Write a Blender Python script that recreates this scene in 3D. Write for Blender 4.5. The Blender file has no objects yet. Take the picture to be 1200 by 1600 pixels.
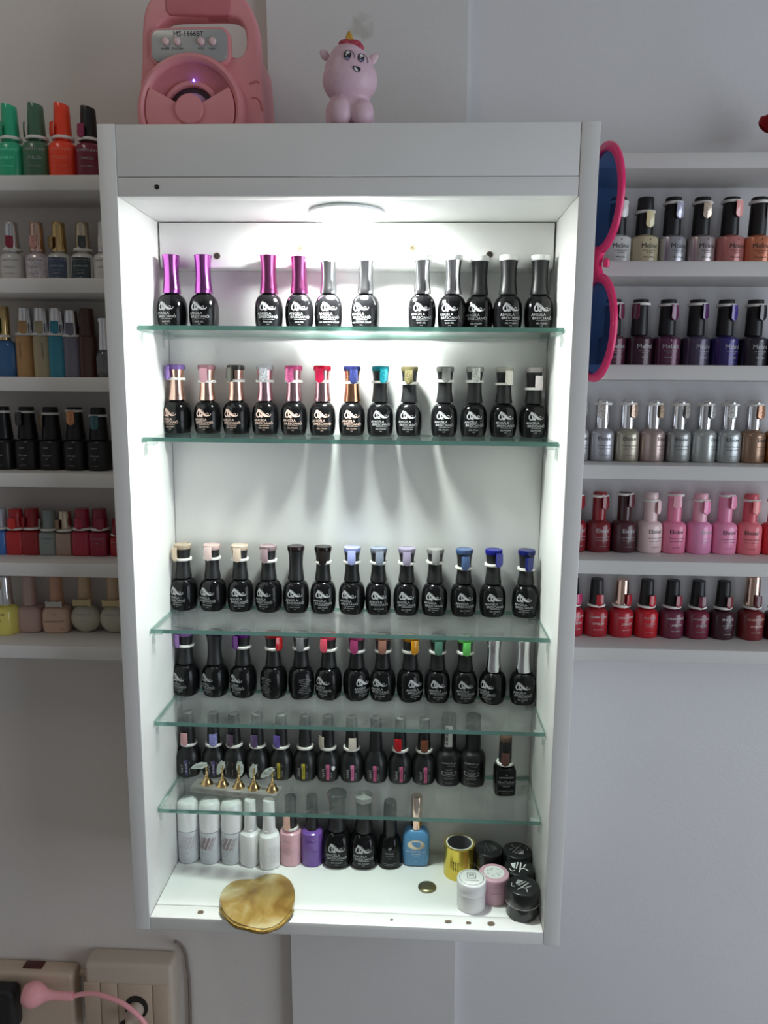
import bpy, bmesh, math, random
from mathutils import Vector, Matrix
random.seed(7)
SC = bpy.context.scene
COL = SC.collection
PI = math.pi

# ------------------------------------------------------------------ camera
F_PX = 1174.08
CAM = Vector((.082, -.8547, -.0007))
YAW, PITCH, ROLL = -.0428, -.1584, .0093
FW = Vector((math.cos(PITCH) * math.sin(YAW), math.cos(PITCH) * math.cos(YAW), math.sin(PITCH)))
R0 = Vector((math.cos(YAW), -math.sin(YAW), 0))
U0 = R0.cross(FW)
RT = math.cos(ROLL) * R0 + math.sin(ROLL) * U0
UP = -math.sin(ROLL) * R0 + math.cos(ROLL) * U0
cd = bpy.data.cameras.new('camera')
cd.sensor_fit = 'VERTICAL'; cd.sensor_height = 32.0; cd.lens = F_PX / 1600 * 32.0
cd.clip_start = .01; cd.clip_end = 50
cam = bpy.data.objects.new('camera', cd)
cam.matrix_world = Matrix(((RT.x, UP.x, -FW.x, CAM.x), (RT.y, UP.y, -FW.y, CAM.y), (RT.z, UP.z, -FW.z, CAM.z), (0, 0, 0, 1)))
COL.objects.link(cam); SC.camera = cam

def ray(px, py): return FW + RT * ((px - 600) / F_PX) - UP * ((py - 800) / F_PX)
def onY(px, py, Y):                       # photo pixel -> point on the upright plane at depth Y
    d = ray(px, py); return CAM + d * ((Y - CAM.y) / d.y)
def onZ(px, py, Z):                       # photo pixel -> point on the level plane at height Z
    d = ray(px, py); return CAM + d * ((Z - CAM.z) / d.z)

# ------------------------------------------------------------------ world, lights, exposure
w = bpy.data.worlds.new('world'); SC.world = w; w.use_nodes = True
w.node_tree.nodes['Background'].inputs[0].default_value = (.75, .8, .9, 1)
w.node_tree.nodes['Background'].inputs[1].default_value = .25
SC.view_settings.view_transform = 'Standard'; SC.view_settings.look = 'None'
SC.view_settings.gamma = 1; SC.view_settings.use_curve_mapping = False
SC.view_settings.exposure = 0.0
try:
    SC.cycles.transparent_max_bounces = 24; SC.cycles.max_bounces = 14
    SC.cycles.diffuse_bounces = 6; SC.cycles.glossy_bounces = 6
except Exception:
    pass
LED_POWER = 235.0
LED_BEAM = 2.35
WINDOW_POWER = 23.5
LAMP_POWER = 2.9
def area(name, loc, direction, sx, sy, power, color):
    l = bpy.data.lights.new(name, 'AREA'); l.shape = 'RECTANGLE'; l.size = sx; l.size_y = sy
    l.energy = power; l.color = color
    o = bpy.data.objects.new(name, l); o.location = loc
    o.rotation_euler = Vector(direction).to_track_quat('-Z', 'Y').to_euler()
    COL.objects.link(o); return o
RX0, RX1, RY0, RZ0, RZ1 = -1.35, 1.75, -2.35, -1.45, 1.25       # room extents
WY, WZ, WW, WH = -1.0, -.2, 1.3, 1.6                             # window centre and size
win = area('window_daylight', (RX1 - .03, WY, WZ), (-1, 0, 0), WW, WH, WINDOW_POWER, (.82, .90, 1.0))
win.rotation_euler = (PI / 2, 0, PI / 2)
area('ceiling_lamp_light', (-.75, -.75, RZ1 - .075), (0, 0, -1), .16, 1.0, LAMP_POWER, (1.0, .90, .76))

# ------------------------------------------------------------------ materials
def lin(c): c /= 255.0; return c / 12.92 if c <= .04045 else ((c + .055) / 1.055) ** 2.4
def C(r, g, b, k=1.0): return tuple(min(.95, lin(v) * k) for v in (r, g, b)) + (1.0,)
MATS = {}
def mat(name, col, rough=.45, metal=0.0, coat=0.0, var=.04, vscale=60, bump=0.0, bscale=300, glitter=0.0, trans=0.0, ior=1.45, alpha=1.0, emit=None, estr=0.0, spec=.5):
    if name in MATS: return MATS[name]
    m = bpy.data.materials.new(name); m.use_nodes = True
    nt = m.node_tree; N = nt.nodes; L = nt.links; b = N['Principled BSDF']
    b.inputs['Roughness'].default_value = rough; b.inputs['Metallic'].default_value = metal
    b.inputs['Coat Weight'].default_value = coat; b.inputs['Coat Roughness'].default_value = .06
    b.inputs['Transmission Weight'].default_value = trans; b.inputs['IOR'].default_value = ior
    b.inputs['Alpha'].default_value = alpha; b.inputs['Specular IOR Level'].default_value = spec
    tc = N.new('ShaderNodeTexCoord')
    if glitter:
        v = N.new('ShaderNodeTexVoronoi'); v.inputs['Scale'].default_value = 900
        L.new(tc.outputs['Object'], v.inputs['Vector'])
        mp = N.new('ShaderNodeMapRange'); mp.inputs[3].default_value = 1 - glitter; mp.inputs[4].default_value = 1 + glitter
        s = N.new('ShaderNodeSeparateColor'); L.new(v.outputs['Color'], s.inputs[0]); L.new(s.outputs[0], mp.inputs[0])
        fac = mp.outputs[0]
        b.inputs['Metallic'].default_value = max(metal, .35)
    else:
        n = N.new('ShaderNodeTexNoise'); n.inputs['Scale'].default_value = vscale; n.inputs['Detail'].default_value = 3
        L.new(tc.outputs['Object'], n.inputs['Vector'])
        mp = N.new('ShaderNodeMapRange'); mp.inputs[3].default_value = 1 - var; mp.inputs[4].default_value = 1 + var
        L.new(n.outputs['Fac'], mp.inputs[0]); fac = mp.outputs[0]
    mul = N.new('ShaderNodeVectorMath'); mul.operation = 'SCALE'; mul.inputs[0].default_value = col[:3]
    L.new(fac, mul.inputs['Scale']); L.new(mul.outputs[0], b.inputs['Base Color'])
    if bump:
        n2 = N.new('ShaderNodeTexNoise'); n2.inputs['Scale'].default_value = bscale; n2.inputs['Detail'].default_value = 4
        bp = N.new('ShaderNodeBump'); bp.inputs['Strength'].default_value = bump; bp.inputs['Distance'].default_value = .002
        L.new(tc.outputs['Object'], n2.inputs['Vector']); L.new(n2.outputs['Fac'], bp.inputs['Height']); L.new(bp.outputs[0], b.inputs['Normal'])
    if emit:
        b.inputs['Emission Color'].default_value = emit; b.inputs['Emission Strength'].default_value = estr
    MATS[name] = m; return m

def glass_mat(name, tint, gloss=1.0, film=.05, filmcol=(.75, .8, .78, 1)):
    m = bpy.data.materials.new(name); m.use_nodes = True
    nt = m.node_tree; N = nt.nodes; L = nt.links; N.remove(N['Principled BSDF']); out = N['Material Output']
    t = N.new('ShaderNodeBsdfTransparent'); t.inputs[0].default_value = tint
    g = N.new('ShaderNodeBsdfGlossy'); g.inputs['Roughness'].default_value = .03
    lw = N.new('ShaderNodeLayerWeight'); lw.inputs['Blend'].default_value = .5          # Schlick, same from both sides of the pane
    p5 = N.new('ShaderNodeMath'); p5.operation = 'POWER'; p5.inputs[1].default_value = 5; L.new(lw.outputs['Facing'], p5.inputs[0])
    fr = N.new('ShaderNodeMath'); fr.operation = 'MULTIPLY_ADD'; fr.inputs[1].default_value = .96; fr.inputs[2].default_value = .04; L.new(p5.outputs[0], fr.inputs[0])
    d = N.new('ShaderNodeBsdfDiffuse'); d.inputs[0].default_value = filmcol
    tc = N.new('ShaderNodeTexCoord'); no = N.new('ShaderNodeTexNoise'); no.inputs['Scale'].default_value = 25; no.inputs['Detail'].default_value = 6
    L.new(tc.outputs['Object'], no.inputs['Vector'])
    mr = N.new('ShaderNodeMapRange'); mr.inputs[1].default_value = .35; mr.inputs[2].default_value = .7
    mr.inputs[3].default_value = film * .5; mr.inputs[4].default_value = film * 1.5; L.new(no.outputs['Fac'], mr.inputs[0])
    m1 = N.new('ShaderNodeMixShader'); L.new(mr.outputs[0], m1.inputs[0]); L.new(t.outputs[0], m1.inputs[1]); L.new(d.outputs[0], m1.inputs[2])
    m2 = N.new('ShaderNodeMixShader'); L.new(fr.outputs[0], m2.inputs[0]); L.new(m1.outputs[0], m2.inputs[1]); L.new(g.outputs[0], m2.inputs[2])
    L.new(m2.outputs[0], out.inputs[0]); MATS[name] = m; return m

def painted_wall(name, col, stain=None):
    m = bpy.data.materials.new(name); m.use_nodes = True
    nt = m.node_tree; N = nt.nodes; L = nt.links; b = N['Principled BSDF']; b.inputs['Roughness'].default_value = .62
    tc = N.new('ShaderNodeTexCoord')
    n = N.new('ShaderNodeTexNoise'); n.inputs['Scale'].default_value = 3.5; n.inputs['Detail'].default_value = 5
    L.new(tc.outputs['Object'], n.inputs['Vector'])
    mp = N.new('ShaderNodeMapRange'); mp.inputs[3].default_value = .93; mp.inputs[4].default_value = 1.05; L.new(n.outputs['Fac'], mp.inputs[0])
    mul = N.new('ShaderNodeVectorMath'); mul.operation = 'SCALE'; mul.inputs[0].default_value = col[:3]; L.new(mp.outputs[0], mul.inputs['Scale'])
    src = mul.outputs[0]
    if stain:                                # scuffed patch left by old tape
        sub = N.new('ShaderNodeVectorMath'); sub.operation = 'DISTANCE'; sub.inputs[1].default_value = stain[:3]
        n4 = N.new('ShaderNodeTexNoise'); n4.inputs['Scale'].default_value = 90; n4.inputs['Detail'].default_value = 3
        L.new(tc.outputs['Object'], n4.inputs['Vector']); L.new(tc.outputs['Object'], sub.inputs[0])
        ad = N.new('ShaderNodeMath'); ad.operation = 'MULTIPLY_ADD'; ad.inputs[1].default_value = .03; L.new(n4.outputs['Fac'], ad.inputs[0]); L.new(sub.outputs['Value'], ad.inputs[2])
        mr = N.new('ShaderNodeMapRange'); mr.inputs[1].default_value = stain[3] + .012; mr.inputs[2].default_value = stain[3] + .02
        mr.inputs[3].default_value = .55; mr.inputs[4].default_value = 0; L.new(ad.outputs[0], mr.inputs[0])
        mx = N.new('ShaderNodeMix'); mx.data_type = 'RGBA'; L.new(mr.outputs[0], mx.inputs[0]); L.new(src, mx.inputs[6]); mx.inputs[7].default_value = (.42, .41, .34, 1)
        src = mx.outputs[2]
    L.new(src, b.inputs['Base Color'])
    n2 = N.new('ShaderNodeTexNoise'); n2.inputs['Scale'].default_value = 220; n2.inputs['Detail'].default_value = 4
    n3 = N.new('ShaderNodeTexNoise'); n3.inputs['Scale'].default_value = 9
    L.new(tc.outputs['Object'], n2.inputs['Vector']); L.new(tc.outputs['Object'], n3.inputs['Vector'])
    a = N.new('ShaderNodeMath'); a.operation = 'MULTIPLY_ADD'; a.inputs[1].default_value = .25; L.new(n2.outputs['Fac'], a.inputs[0]); L.new(n3.outputs['Fac'], a.inputs[2])
    bp = N.new('ShaderNodeBump'); bp.inputs['Strength'].default_value = .25; bp.inputs['Distance'].default_value = .003
    L.new(a.outputs[0], bp.inputs['Height']); L.new(bp.outputs[0], b.inputs['Normal'])
    MATS[name] = m; return m

# ------------------------------------------------------------------ mesh helpers
def link(name, me, m=None, parent=None, loc=None, rotz=0):
    o = bpy.data.objects.new(name, me); COL.objects.link(o)
    if m is not None:
        if len(me.materials) == 0: me.materials.append(None)
        o.material_slots[0].link = 'OBJECT'; o.material_slots[0].material = m
    if parent is not None: o.parent = parent
    if loc is not None: o.location = loc
    if rotz: o.rotation_euler = (0, 0, rotz)
    return o
def tag(o, label, cat=None, group=None, kind=None):
    if label: o['label'] = label
    if cat: o['category'] = cat
    if group: o['group'] = group
    if kind: o['kind'] = kind
    return o
def thing(name, label, cat, loc=(0, 0, 0), rotz=0, group=None, scale=1.0):
    o = bpy.data.objects.new(name, None); COL.objects.link(o); o.empty_display_size = .02
    o.location = loc; o.rotation_euler = (0, 0, rotz); o.scale = (scale,) * 3
    return tag(o, label, cat, group)
def finish(bm, name, smooth=True, ang=40):
    bmesh.ops.recalc_face_normals(bm, faces=bm.faces)
    me = bpy.data.meshes.new(name); bm.to_mesh(me); bm.free()
    if smooth:
        me.polygons.foreach_set('use_smooth', [True] * len(me.polygons))
        me.set_sharp_from_angle(angle=math.radians(ang))
    return me
def box_bm(bm, x0, x1, y0, y1, z0, z1, bev=0.0, seg=2):
    vs = [bm.verts.new(p) for p in ((x0, y0, z0), (x1, y0, z0), (x1, y1, z0), (x0, y1, z0), (x0, y0, z1), (x1, y0, z1), (x1, y1, z1), (x0, y1, z1))]
    fs = [bm.faces.new([vs[i] for i in q]) for q in ((0, 1, 2, 3), (4, 5, 6, 7), (0, 1, 5, 4), (1, 2, 6, 5), (2, 3, 7, 6), (3, 0, 4, 7))]
    if bev:
        es = set(e for f in fs for e in f.edges)
        bmesh.ops.bevel(bm, geom=list(es), offset=bev, segments=seg, affect='EDGES', profile=.5)
def box(name, x0, x1, y0, y1, z0, z1, m, parent=None, bev=.0012, seg=2):
    bm = bmesh.new(); box_bm(bm, x0, x1, y0, y1, z0, z1, bev, seg)
    return link(name, finish(bm, name, ang=50), m, parent)
def sup(th, n): s, c = math.sin(th), math.cos(th); return 1.0 / ((abs(s) ** n + abs(c) ** n) ** (1.0 / n))
def lathe_me(name, prof, seg=28, n=2.0, sx=1.0, sy=1.0, slant=0.0, slant_from=None, k=.001, ang=38):
    bm = bmesh.new(); rings = []
    zmax = max(z for r, z in prof)
    for r, z in prof:
        if r <= 1e-6: rings.append([bm.verts.new((0, 0, z * k))]); continue
        ring = []
        for i in range(seg):
            th = 2 * PI * i / seg; f = sup(th, n); x = r * sx * math.sin(th) * f; y = -r * sy * math.cos(th) * f; zz = z
            if slant and z > slant_from: zz += slant * x * (z - slant_from) / (zmax - slant_from)
            ring.append(bm.verts.new((x * k, y * k, zz * k)))
        rings.append(ring)
    for a, b in zip(rings, rings[1:]):
        for i in range(seg):
            j = (i + 1) % seg
            if len(a) == 1 and len(b) == 1: continue
            if len(a) == 1: bm.faces.new((a[0], b[i], b[j]))
            elif len(b) == 1: bm.faces.new((a[i], a[j], b[0]))
            else: bm.faces.new((a[i], a[j], b[j], b[i]))
    if prof[0] != prof[-1]:
        for ring in (rings[0], rings[-1]):
            if len(ring) > 1: bm.faces.new(ring)
    else: bmesh.ops.remove_doubles(bm, verts=bm.verts, dist=1e-7)
    if slant and len(rings[-1]) == 1 and prof[0] != prof[-1]: rings[-1][0].co.z = sum(v.co.z for v in rings[-2]) / seg
    return finish(bm, name, ang=ang)
def tube_me(name, pts, rad, seg=8, taper=None):
    bm = bmesh.new(); rings = []; n = len(pts); pts = [Vector(p) for p in pts]
    for i, p in enumerate(pts):
        t = (pts[min(i + 1, n - 1)] - pts[max(i - 1, 0)]).normalized()
        a = Vector((0, 0, 1)) if abs(t.z) < .9 else Vector((0, 1, 0))
        u = t.cross(a).normalized(); v = t.cross(u)
        r = rad * (taper[i] if taper else 1)
        rings.append([bm.verts.new(p + u * r * math.cos(2 * PI * q / seg) + v * r * math.sin(2 * PI * q / seg)) for q in range(seg)])
    for a, b in zip(rings, rings[1:]):
        for q in range(seg): bm.faces.new((a[q], a[(q + 1) % seg], b[(q + 1) % seg], b[q]))
    bm.faces.new(rings[0]); bm.faces.new(rings[-1])
    return finish(bm, name)
def smooth_path(P, n=8):
    P = [Vector(p) for p in P]; out = []
    for i in range(len(P) - 1):
        a, b, c, d = P[max(i - 1, 0)], P[i], P[i + 1], P[min(i + 2, len(P) - 1)]
        for q in range(n):
            t = q / n
            out.append(.5 * ((2 * b) + (c - a) * t + (2 * a - 5 * b + 4 * c - d) * t * t + (3 * b - a - 3 * c + d) * t ** 3))
    out.append(P[-1]); return out
def plate_me(name, loops, depth, bevel=0.0, res=2):
    """solid plate from closed 2-D outlines (x, z); first is the rim, others are holes; y runs 0..depth"""
    cu = bpy.data.curves.new(name, 'CURVE'); cu.dimensions = '2D'; cu.fill_mode = 'BOTH'
    cu.extrude = max(depth / 2 - bevel, 1e-5); cu.bevel_depth = bevel; cu.bevel_resolution = res; cu.offset = -bevel
    for lp in loops:
        s = cu.splines.new('POLY'); s.points.add(len(lp) - 1)
        for p, (x, z) in zip(s.points, lp): p.co = (x, z, 0, 1)
        s.use_cyclic_u = True
    o = bpy.data.objects.new(name, cu); COL.objects.link(o)
    me = bpy.data.meshes.new_from_object(o); bpy.data.objects.remove(o); bpy.data.curves.remove(cu)
    for v in me.vertices: x, y, z = v.co; v.co = (x, depth / 2 - z, y)
    me.materials.clear()
    bm = bmesh.new(); bm.from_mesh(me); bmesh.ops.remove_doubles(bm, verts=bm.verts, dist=1e-6); bpy.data.meshes.remove(me)
    return finish(bm, name)
def ellipse(cx, cz, rx, rz, n=40): return [(cx + rx * math.cos(2 * PI * i / n), cz + rz * math.sin(2 * PI * i / n)) for i in range(n)]
def rrect(x0, x1, z0, z1, r, n=6):
    out = []
    for cx, cz, a0 in ((x1 - r, z0 + r, -PI / 2), (x1 - r, z1 - r, 0), (x0 + r, z1 - r, PI / 2), (x0 + r, z0 + r, PI)):
        for i in range(n + 1): a = a0 + PI / 2 * i / n; out.append((cx + r * math.cos(a), cz + r * math.sin(a)))
    return out

# ------------------------------------------------------------------ lettering (flat print lying on the surface)
_glyph = {}
def text_flat(s, size, spacing=1.0, shear=0.0, bold=0.0):
    bold = min(bold, .007); key = (s, spacing, shear, bold)
    if key not in _glyph:
        cu = bpy.data.curves.new('t', 'FONT'); cu.body = s; cu.size = 1; cu.align_x = 'CENTER'; cu.align_y = 'CENTER'
        cu.resolution_u = 2; cu.space_character = spacing; cu.shear = shear; cu.offset = bold; cu.fill_mode = 'FRONT'
        o = bpy.data.objects.new('t', cu); COL.objects.link(o)
        me = bpy.data.meshes.new_from_object(o)
        _glyph[key] = ([tuple(v.co[:2]) for v in me.vertices], [tuple(p.vertices) for p in me.polygons])
        bpy.data.objects.remove(o); bpy.data.meshes.remove(me); bpy.data.curves.remove(cu)
    V, Fc = _glyph[key]
    return [(x * size, z * size) for x, z in V], Fc
def stroke(pts, ws, closed=False):
    V = []; Fc = []; n = len(pts)
    for i, (x, z) in enumerate(pts):
        if closed: a, b = pts[(i - 1) % n], pts[(i + 1) % n]
        else: a, b = pts[max(i - 1, 0)], pts[min(i + 1, n - 1)]
        dx, dz = b[0] - a[0], b[1] - a[1]; l = math.hypot(dx, dz) or 1
        wd = (ws[i] if isinstance(ws, (list, tuple)) else ws) / 2
        V += [(x - dz / l * wd, z + dx / l * wd), (x + dz / l * wd, z - dx / l * wd)]
    for i in range(n if closed else n - 1):
        j = (i + 1) % n; Fc.append((2 * i, 2 * i + 1, 2 * j + 1, 2 * j))
    return V, Fc
def blob(pts): return list(pts), [tuple(range(len(pts)))]
def sm2(pts, n=5): return [(p.x, p.y) for p in smooth_path([(x, z, 0) for x, z in pts], n)]
class Print:
    def __init__(self): self.V = []; self.F = []
    def add(self, vf, dx=0, dz=0, rot=0, sc=1):
        V, Fc = vf; b = len(self.V); c, s = math.cos(rot) * sc, math.sin(rot) * sc
        self.V += [(x * c - z * s + dx, x * s + z * c + dz) for x, z in V]; self.F += [tuple(i + b for i in f) for f in Fc]
        return self
    def text(self, s, size, x=0, z=0, rot=0, **k): return self.add(text_flat(s, size, **k), x, z, rot)
    def line(self, x0, x1, z, wd=.3): return self.add(stroke([(x0 + (x1 - x0) * i / 6, z) for i in range(7)], wd))
    def mesh(self, name, f):
        me = bpy.data.meshes.new(name); me.from_pydata([f(x, z) for x, z in self.V], [], self.F); me.update()
        me.polygons.foreach_set('use_smooth', [True] * len(me.polygons)); return me
def prof_r(prof, z):
    for (r0, z0), (r1, z1) in zip(prof, prof[1:]):
        if z1 > z0 and z0 <= z <= z1: return r0 + (r1 - r0) * (z - z0) / (z1 - z0)
    return max(r for r, q in prof)
def wrapper(prof, n=2.0, sx=1.0, sy=1.0, off=.25, k=.001):
    R = max(r for r, z in prof)
    def f(x, z):
        r = prof_r(prof, z) + off; th = x / R; g = sup(th, n)
        return (r * sx * math.sin(th) * g * k, -(r * sy * math.cos(th) * g + .0) * k, z * k)
    return f
def flat_xz(y=0.0, k=1.0): return lambda x, z: (x * k, y, z * k)
def flat_xy(z0, k=1.0): return lambda x, z: (x * k, z * k, z0)

# ------------------------------------------------------------------ cabinet levels (metres, fitted to the photo)
W = .25; T = .0204; D = .155
ZT, ZFAS, ZI, ZF, ZB = .2831, .2286, .2083, -.6668, -.6855
SH = [.0743, -.0574, -.298, -.4212, -.5422]; YS = .0413; GT = .0052
YC = .126                                    # cleat face
YCOL, YWALL = .163, .180                     # pilaster face, wall face
YSH = .092                                   # front of the wall shelves
LZ = [.256, .135, .014, -.109, -.228, -.342]
RZ = [.279, .157, .035, -.088, -.210, -.326]
ST = .018

# ------------------------------------------------------------------ room shell
M_WALL = painted_wall('wall_paint', (.72, .71, .72, 1))
M_WALL_L = painted_wall('wall_paint_beige', (.70, .655, .62, 1))
st = onY(565, 47, YCOL)
M_COL = painted_wall('pilaster_paint', (.69, .675, .665, 1), (st.x, st.y, st.z, .011))
M_ROOM = painted_wall('room_paint', (.42, .41, .40, 1))
M_FLOOR = mat('floor_tile', (.35, .33, .31, 1), .4, var=.1, vscale=8)
def struct(o): o['kind'] = 'structure'; return o
XC0t, XC1t = -.114, .137; XC0b, XC1b = -.097, .152
def quadwall(name, x0t, x0b, x1t, x1b, y0, y1, m):
    bm = bmesh.new(); za, zb = RZ0, RZ1; zt, zl = .45, -.85
    def at(xt, xb, z): return xt + (xb - xt) * (zt - z) / (zt - zl)
    P = [(at(x0t, x0b, za), y0, za), (at(x1t, x1b, za), y0, za), (at(x1t, x1b, za), y1, za), (at(x0t, x0b, za), y1, za),
         (at(x0t, x0b, zb), y0, zb), (at(x1t, x1b, zb), y0, zb), (at(x1t, x1b, zb), y1, zb), (at(x0t, x0b, zb), y1, zb)]
    vs = [bm.verts.new(p) for p in P]
    for q in ((0, 1, 2, 3), (4, 5, 6, 7), (0, 1, 5, 4), (1, 2, 6, 5), (2, 3, 7, 6), (3, 0, 4, 7)): bm.faces.new([vs[i] for i in q])
    return struct(link(name, finish(bm, name, smooth=False), m))
quadwall('wall_front', RX0, RX0, XC0t + .02, XC0b + .02, YWALL, YWALL + .1, M_WALL_L)
quadwall('wall_front_side', XC1t - .02, XC1b - .02, RX1, RX1, YWALL, YWALL + .1, M_WALL)
quadwall('wall_pilaster', XC0t, XC0b, XC1t, XC1b, YCOL, YWALL + .09, M_COL)
struct(box('floor', RX0 - .1, RX1 + .1, RY0 - .1, YWALL + .1, RZ0 - .1, RZ0, M_FLOOR, bev=0))
struct(box('ceiling', RX0 - .1, RX1 + .1, RY0 - .1, YWALL + .1, RZ1, RZ1 + .1, M_ROOM, bev=0))
struct(box('wall_left', RX0 - .1, RX0, RY0 - .1, YWALL + .1, RZ0, RZ1, M_ROOM, bev=0))
struct(box('wall_back', RX0 - .1, RX1 + .1, RY0 - .1, RY0, RZ0, RZ1, M_ROOM, bev=0))
struct(box('wall_right', RX1, RX1 + .1, RY0 - .1, YWALL + .1, RZ0, RZ1, M_ROOM, bev=0))
M_WFRAME = mat('window_frame_white', (.8, .8, .8, 1), .4)
wf = bmesh.new()
wa, wb, wc, wd_ = WY - WW / 2, WY + WW / 2, WZ - WH / 2, WZ + WH / 2
for a in ((wa - .06, wb + .06, wc - .06, wc), (wa - .06, wb + .06, wd_, wd_ + .06), (wa - .06, wa, wc, wd_), (wb, wb + .06, wc, wd_)):
    box_bm(wf, RX1 - .05, RX1 - .001, a[0], a[1], a[2], a[3], .004)
struct(link('window_1', finish(wf, 'window_1'), M_WFRAME))
tag(box('ceiling_lamp', -.85, -.65, -1.3, -.2, RZ1 - .07, RZ1 - .001, M_WFRAME, bev=.01), 'white batten lamp on the ceiling in front of the cabinet', 'lamp')

# ------------------------------------------------------------------ cabinet
M_LAM = mat('white_laminate', (.74, .735, .715, 1), .38, var=.03, vscale=14, bump=.05, bscale=120)
M_LAMIN = mat('white_laminate_inside', (.80, .80, .785, 1), .42, var=.025, vscale=10)
M_CHIP = mat('bare_chipboard', (.13, .09, .06, 1), .8, var=.3, vscale=300)
M_DARK = mat('dark_hole', (.02, .018, .015, 1), .8)
M_SCREW = mat('yellow_zinc', (.26, .21, .12, 1), .4, metal=.5)
cab = thing('wall_cabinet', 'white laminate wall cabinet with glass shelves, open front and lit inside', 'cabinet', (0, 0, ZB))
class Sub:
    def __init__(s, o): s.o = o
def cpart(name, x0, x1, y0, y1, z0, z1, m=M_LAM, bev=.0008):
    return box(name, x0, x1, y0, y1, z0 - ZB, z1 - ZB, m, cab, bev)
g = .0004
cpart('side_panel', -W - T, -W - g, 0, D + .006, ZB, ZT)
cpart('side_panel', W + g, W + T, 0, D + .006, ZB, ZT)
cpart('fascia', -W, W, .0006, .018, ZFAS + g, ZT - .0004)
cpart('ledge', -W, W, .0185, .060, ZT - .018, ZT - .0004)
cpart('front_rail', -W, W, .0004, .018, ZI, ZFAS - g)
cpart('ceiling_panel', -W, W, .0184, D, ZI + .0004, ZI + .012, M_LAMIN)
cpart('back_panel', -W, W, D, D + .006, ZB + .001, ZI + .02, M_LAMIN)
cpart('hanging_cleat', -W + .002, W - .002, YC, D - .0004, .153, ZI - .0006, M_LAMIN)
cpart('bottom_rail', -W, W, .0003, .024, ZB + .0004, ZF - .0006)
cpart('floor_panel', -W, W, .0245, D - .0004, ZB + .002, ZF, M_LAMIN)
def cab_local(p): return (p.x, p.y, p.z - ZB)
def screw(px, py, hole=False):
    p = onY(px, py, YC); pts = ellipse(0, 0, .0034 if hole else .0042, .0034 if hole else .0042, 20)
    o = link('screw_hole' if hole else 'screw', plate_me('s', [pts], .0012, .0004), M_DARK if hole else M_SCREW, cab, (p.x, YC - (.0006 if hole else .001), p.z - ZB))
    if hole: link('hole_rim', plate_me('s', [ellipse(0, 0, .0044, .0042, 20), ellipse(0, 0, .0033, .0033, 20)], .0008), M_CHIP, o, (0, 0, 0))
    else:
        for a in (.5, .5 + PI / 2):
            q = Print().add(stroke([(-.0026, 0), (.0026, 0)], .0009), rot=a)
            link('screw_slot', q.mesh('slot', flat_xz(-.0001)), M_DARK, o)
screw(470, 388); screw(643, 387); screw(339, 400, True); screw(765, 398, True)
p = onY(245, 292, 0)
link('screw_hole', plate_me('s', [ellipse(0, 0, .0027, .0027, 16)], .001, .0003), M_DARK, cab, (p.x, -.0004, p.z - ZB))
for px, py, s in ((313, 1425, .006), (700, 1440, .006), (732, 1442, .0045), (768, 1443, .0065), (804, 1438, .003), (612, 1437, .0025)):
    p = onZ(px, py, ZF); pts = [(s * (.6 + .4 * random.random()) * math.cos(a) , .7 * s * (.6 + .4 * random.random()) * math.sin(a)) for a in [2 * PI * i / 9 for i in range(9)]]
    link('paint_chip', Print().add(blob(pts)).mesh('chip', flat_xy(0)), M_CHIP, cab, (p.x, p.y, ZF - ZB + .0003))

# glass shelves with clear clips
M_GLASS = glass_mat('shelf_glass', (.978, .992, .985, 1), film=.03)
M_GEDGE = mat('glass_edge_green', (.19, .42, .35, 1), .08, coat=.6, var=.25, vscale=12, trans=.35, ior=1.5)
M_CLIP = glass_mat('clear_plastic', (.88, .91, .90, 1), film=.16)
def glass_me(name, x0, x1, y0, y1, t):
    bm = bmesh.new(); box_bm(bm, x0, x1, y0, y1, -t, 0, 0)
    bm.normal_update(); bmesh.ops.recalc_face_normals(bm, faces=bm.faces); bm.normal_update()
    for f in bm.faces: f.material_index = 0 if abs(f.normal.z) > .5 else 1
    me = bpy.data.meshes.new(name); bm.to_mesh(me); bm.free(); me.materials.append(M_GLASS); me.materials.append(M_GEDGE); return me
SHELF_LBL = ['clear glass shelf holding the purple and silver capped bottles under the light',
             'clear glass shelf holding the rose-gold and glitter swatch bottles',
             'clear glass shelf holding the beige to blue swatch bottles',
             'clear glass shelf holding the purple, red and green swatch bottles',
             'clear glass shelf holding the slim matte bottles and the nail stand']
clip_me = None
for i, z in enumerate(SH):
    o = link('glass_shelf', glass_me('glass_shelf', -W + .0012, W - .0012, YS, D - .002, GT)); o.location = (0, 0, z)
    tag(o, SHELF_LBL[i], 'shelf', 'glass shelves of the cabinet')
    for sx in (-1, 1):
        for yy in (YS + .012, D - .022):
            bm = bmesh.new(); s = sx
            xa, xb = sorted((s * (W - .0013), s * (W - .013))); xc = sorted((s * (W - .0013), s * (W - .003)))
            box_bm(bm, xa, xb, yy - .004, yy + .008, -GT - .0045, -GT - .0003, .0008)
            box_bm(bm, xc[0], xc[1], yy - .004, yy - .001, -GT - .016, -GT - .004, .0004)
            link('shelf_clip', finish(bm, 'clip'), M_CLIP, o)

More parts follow.
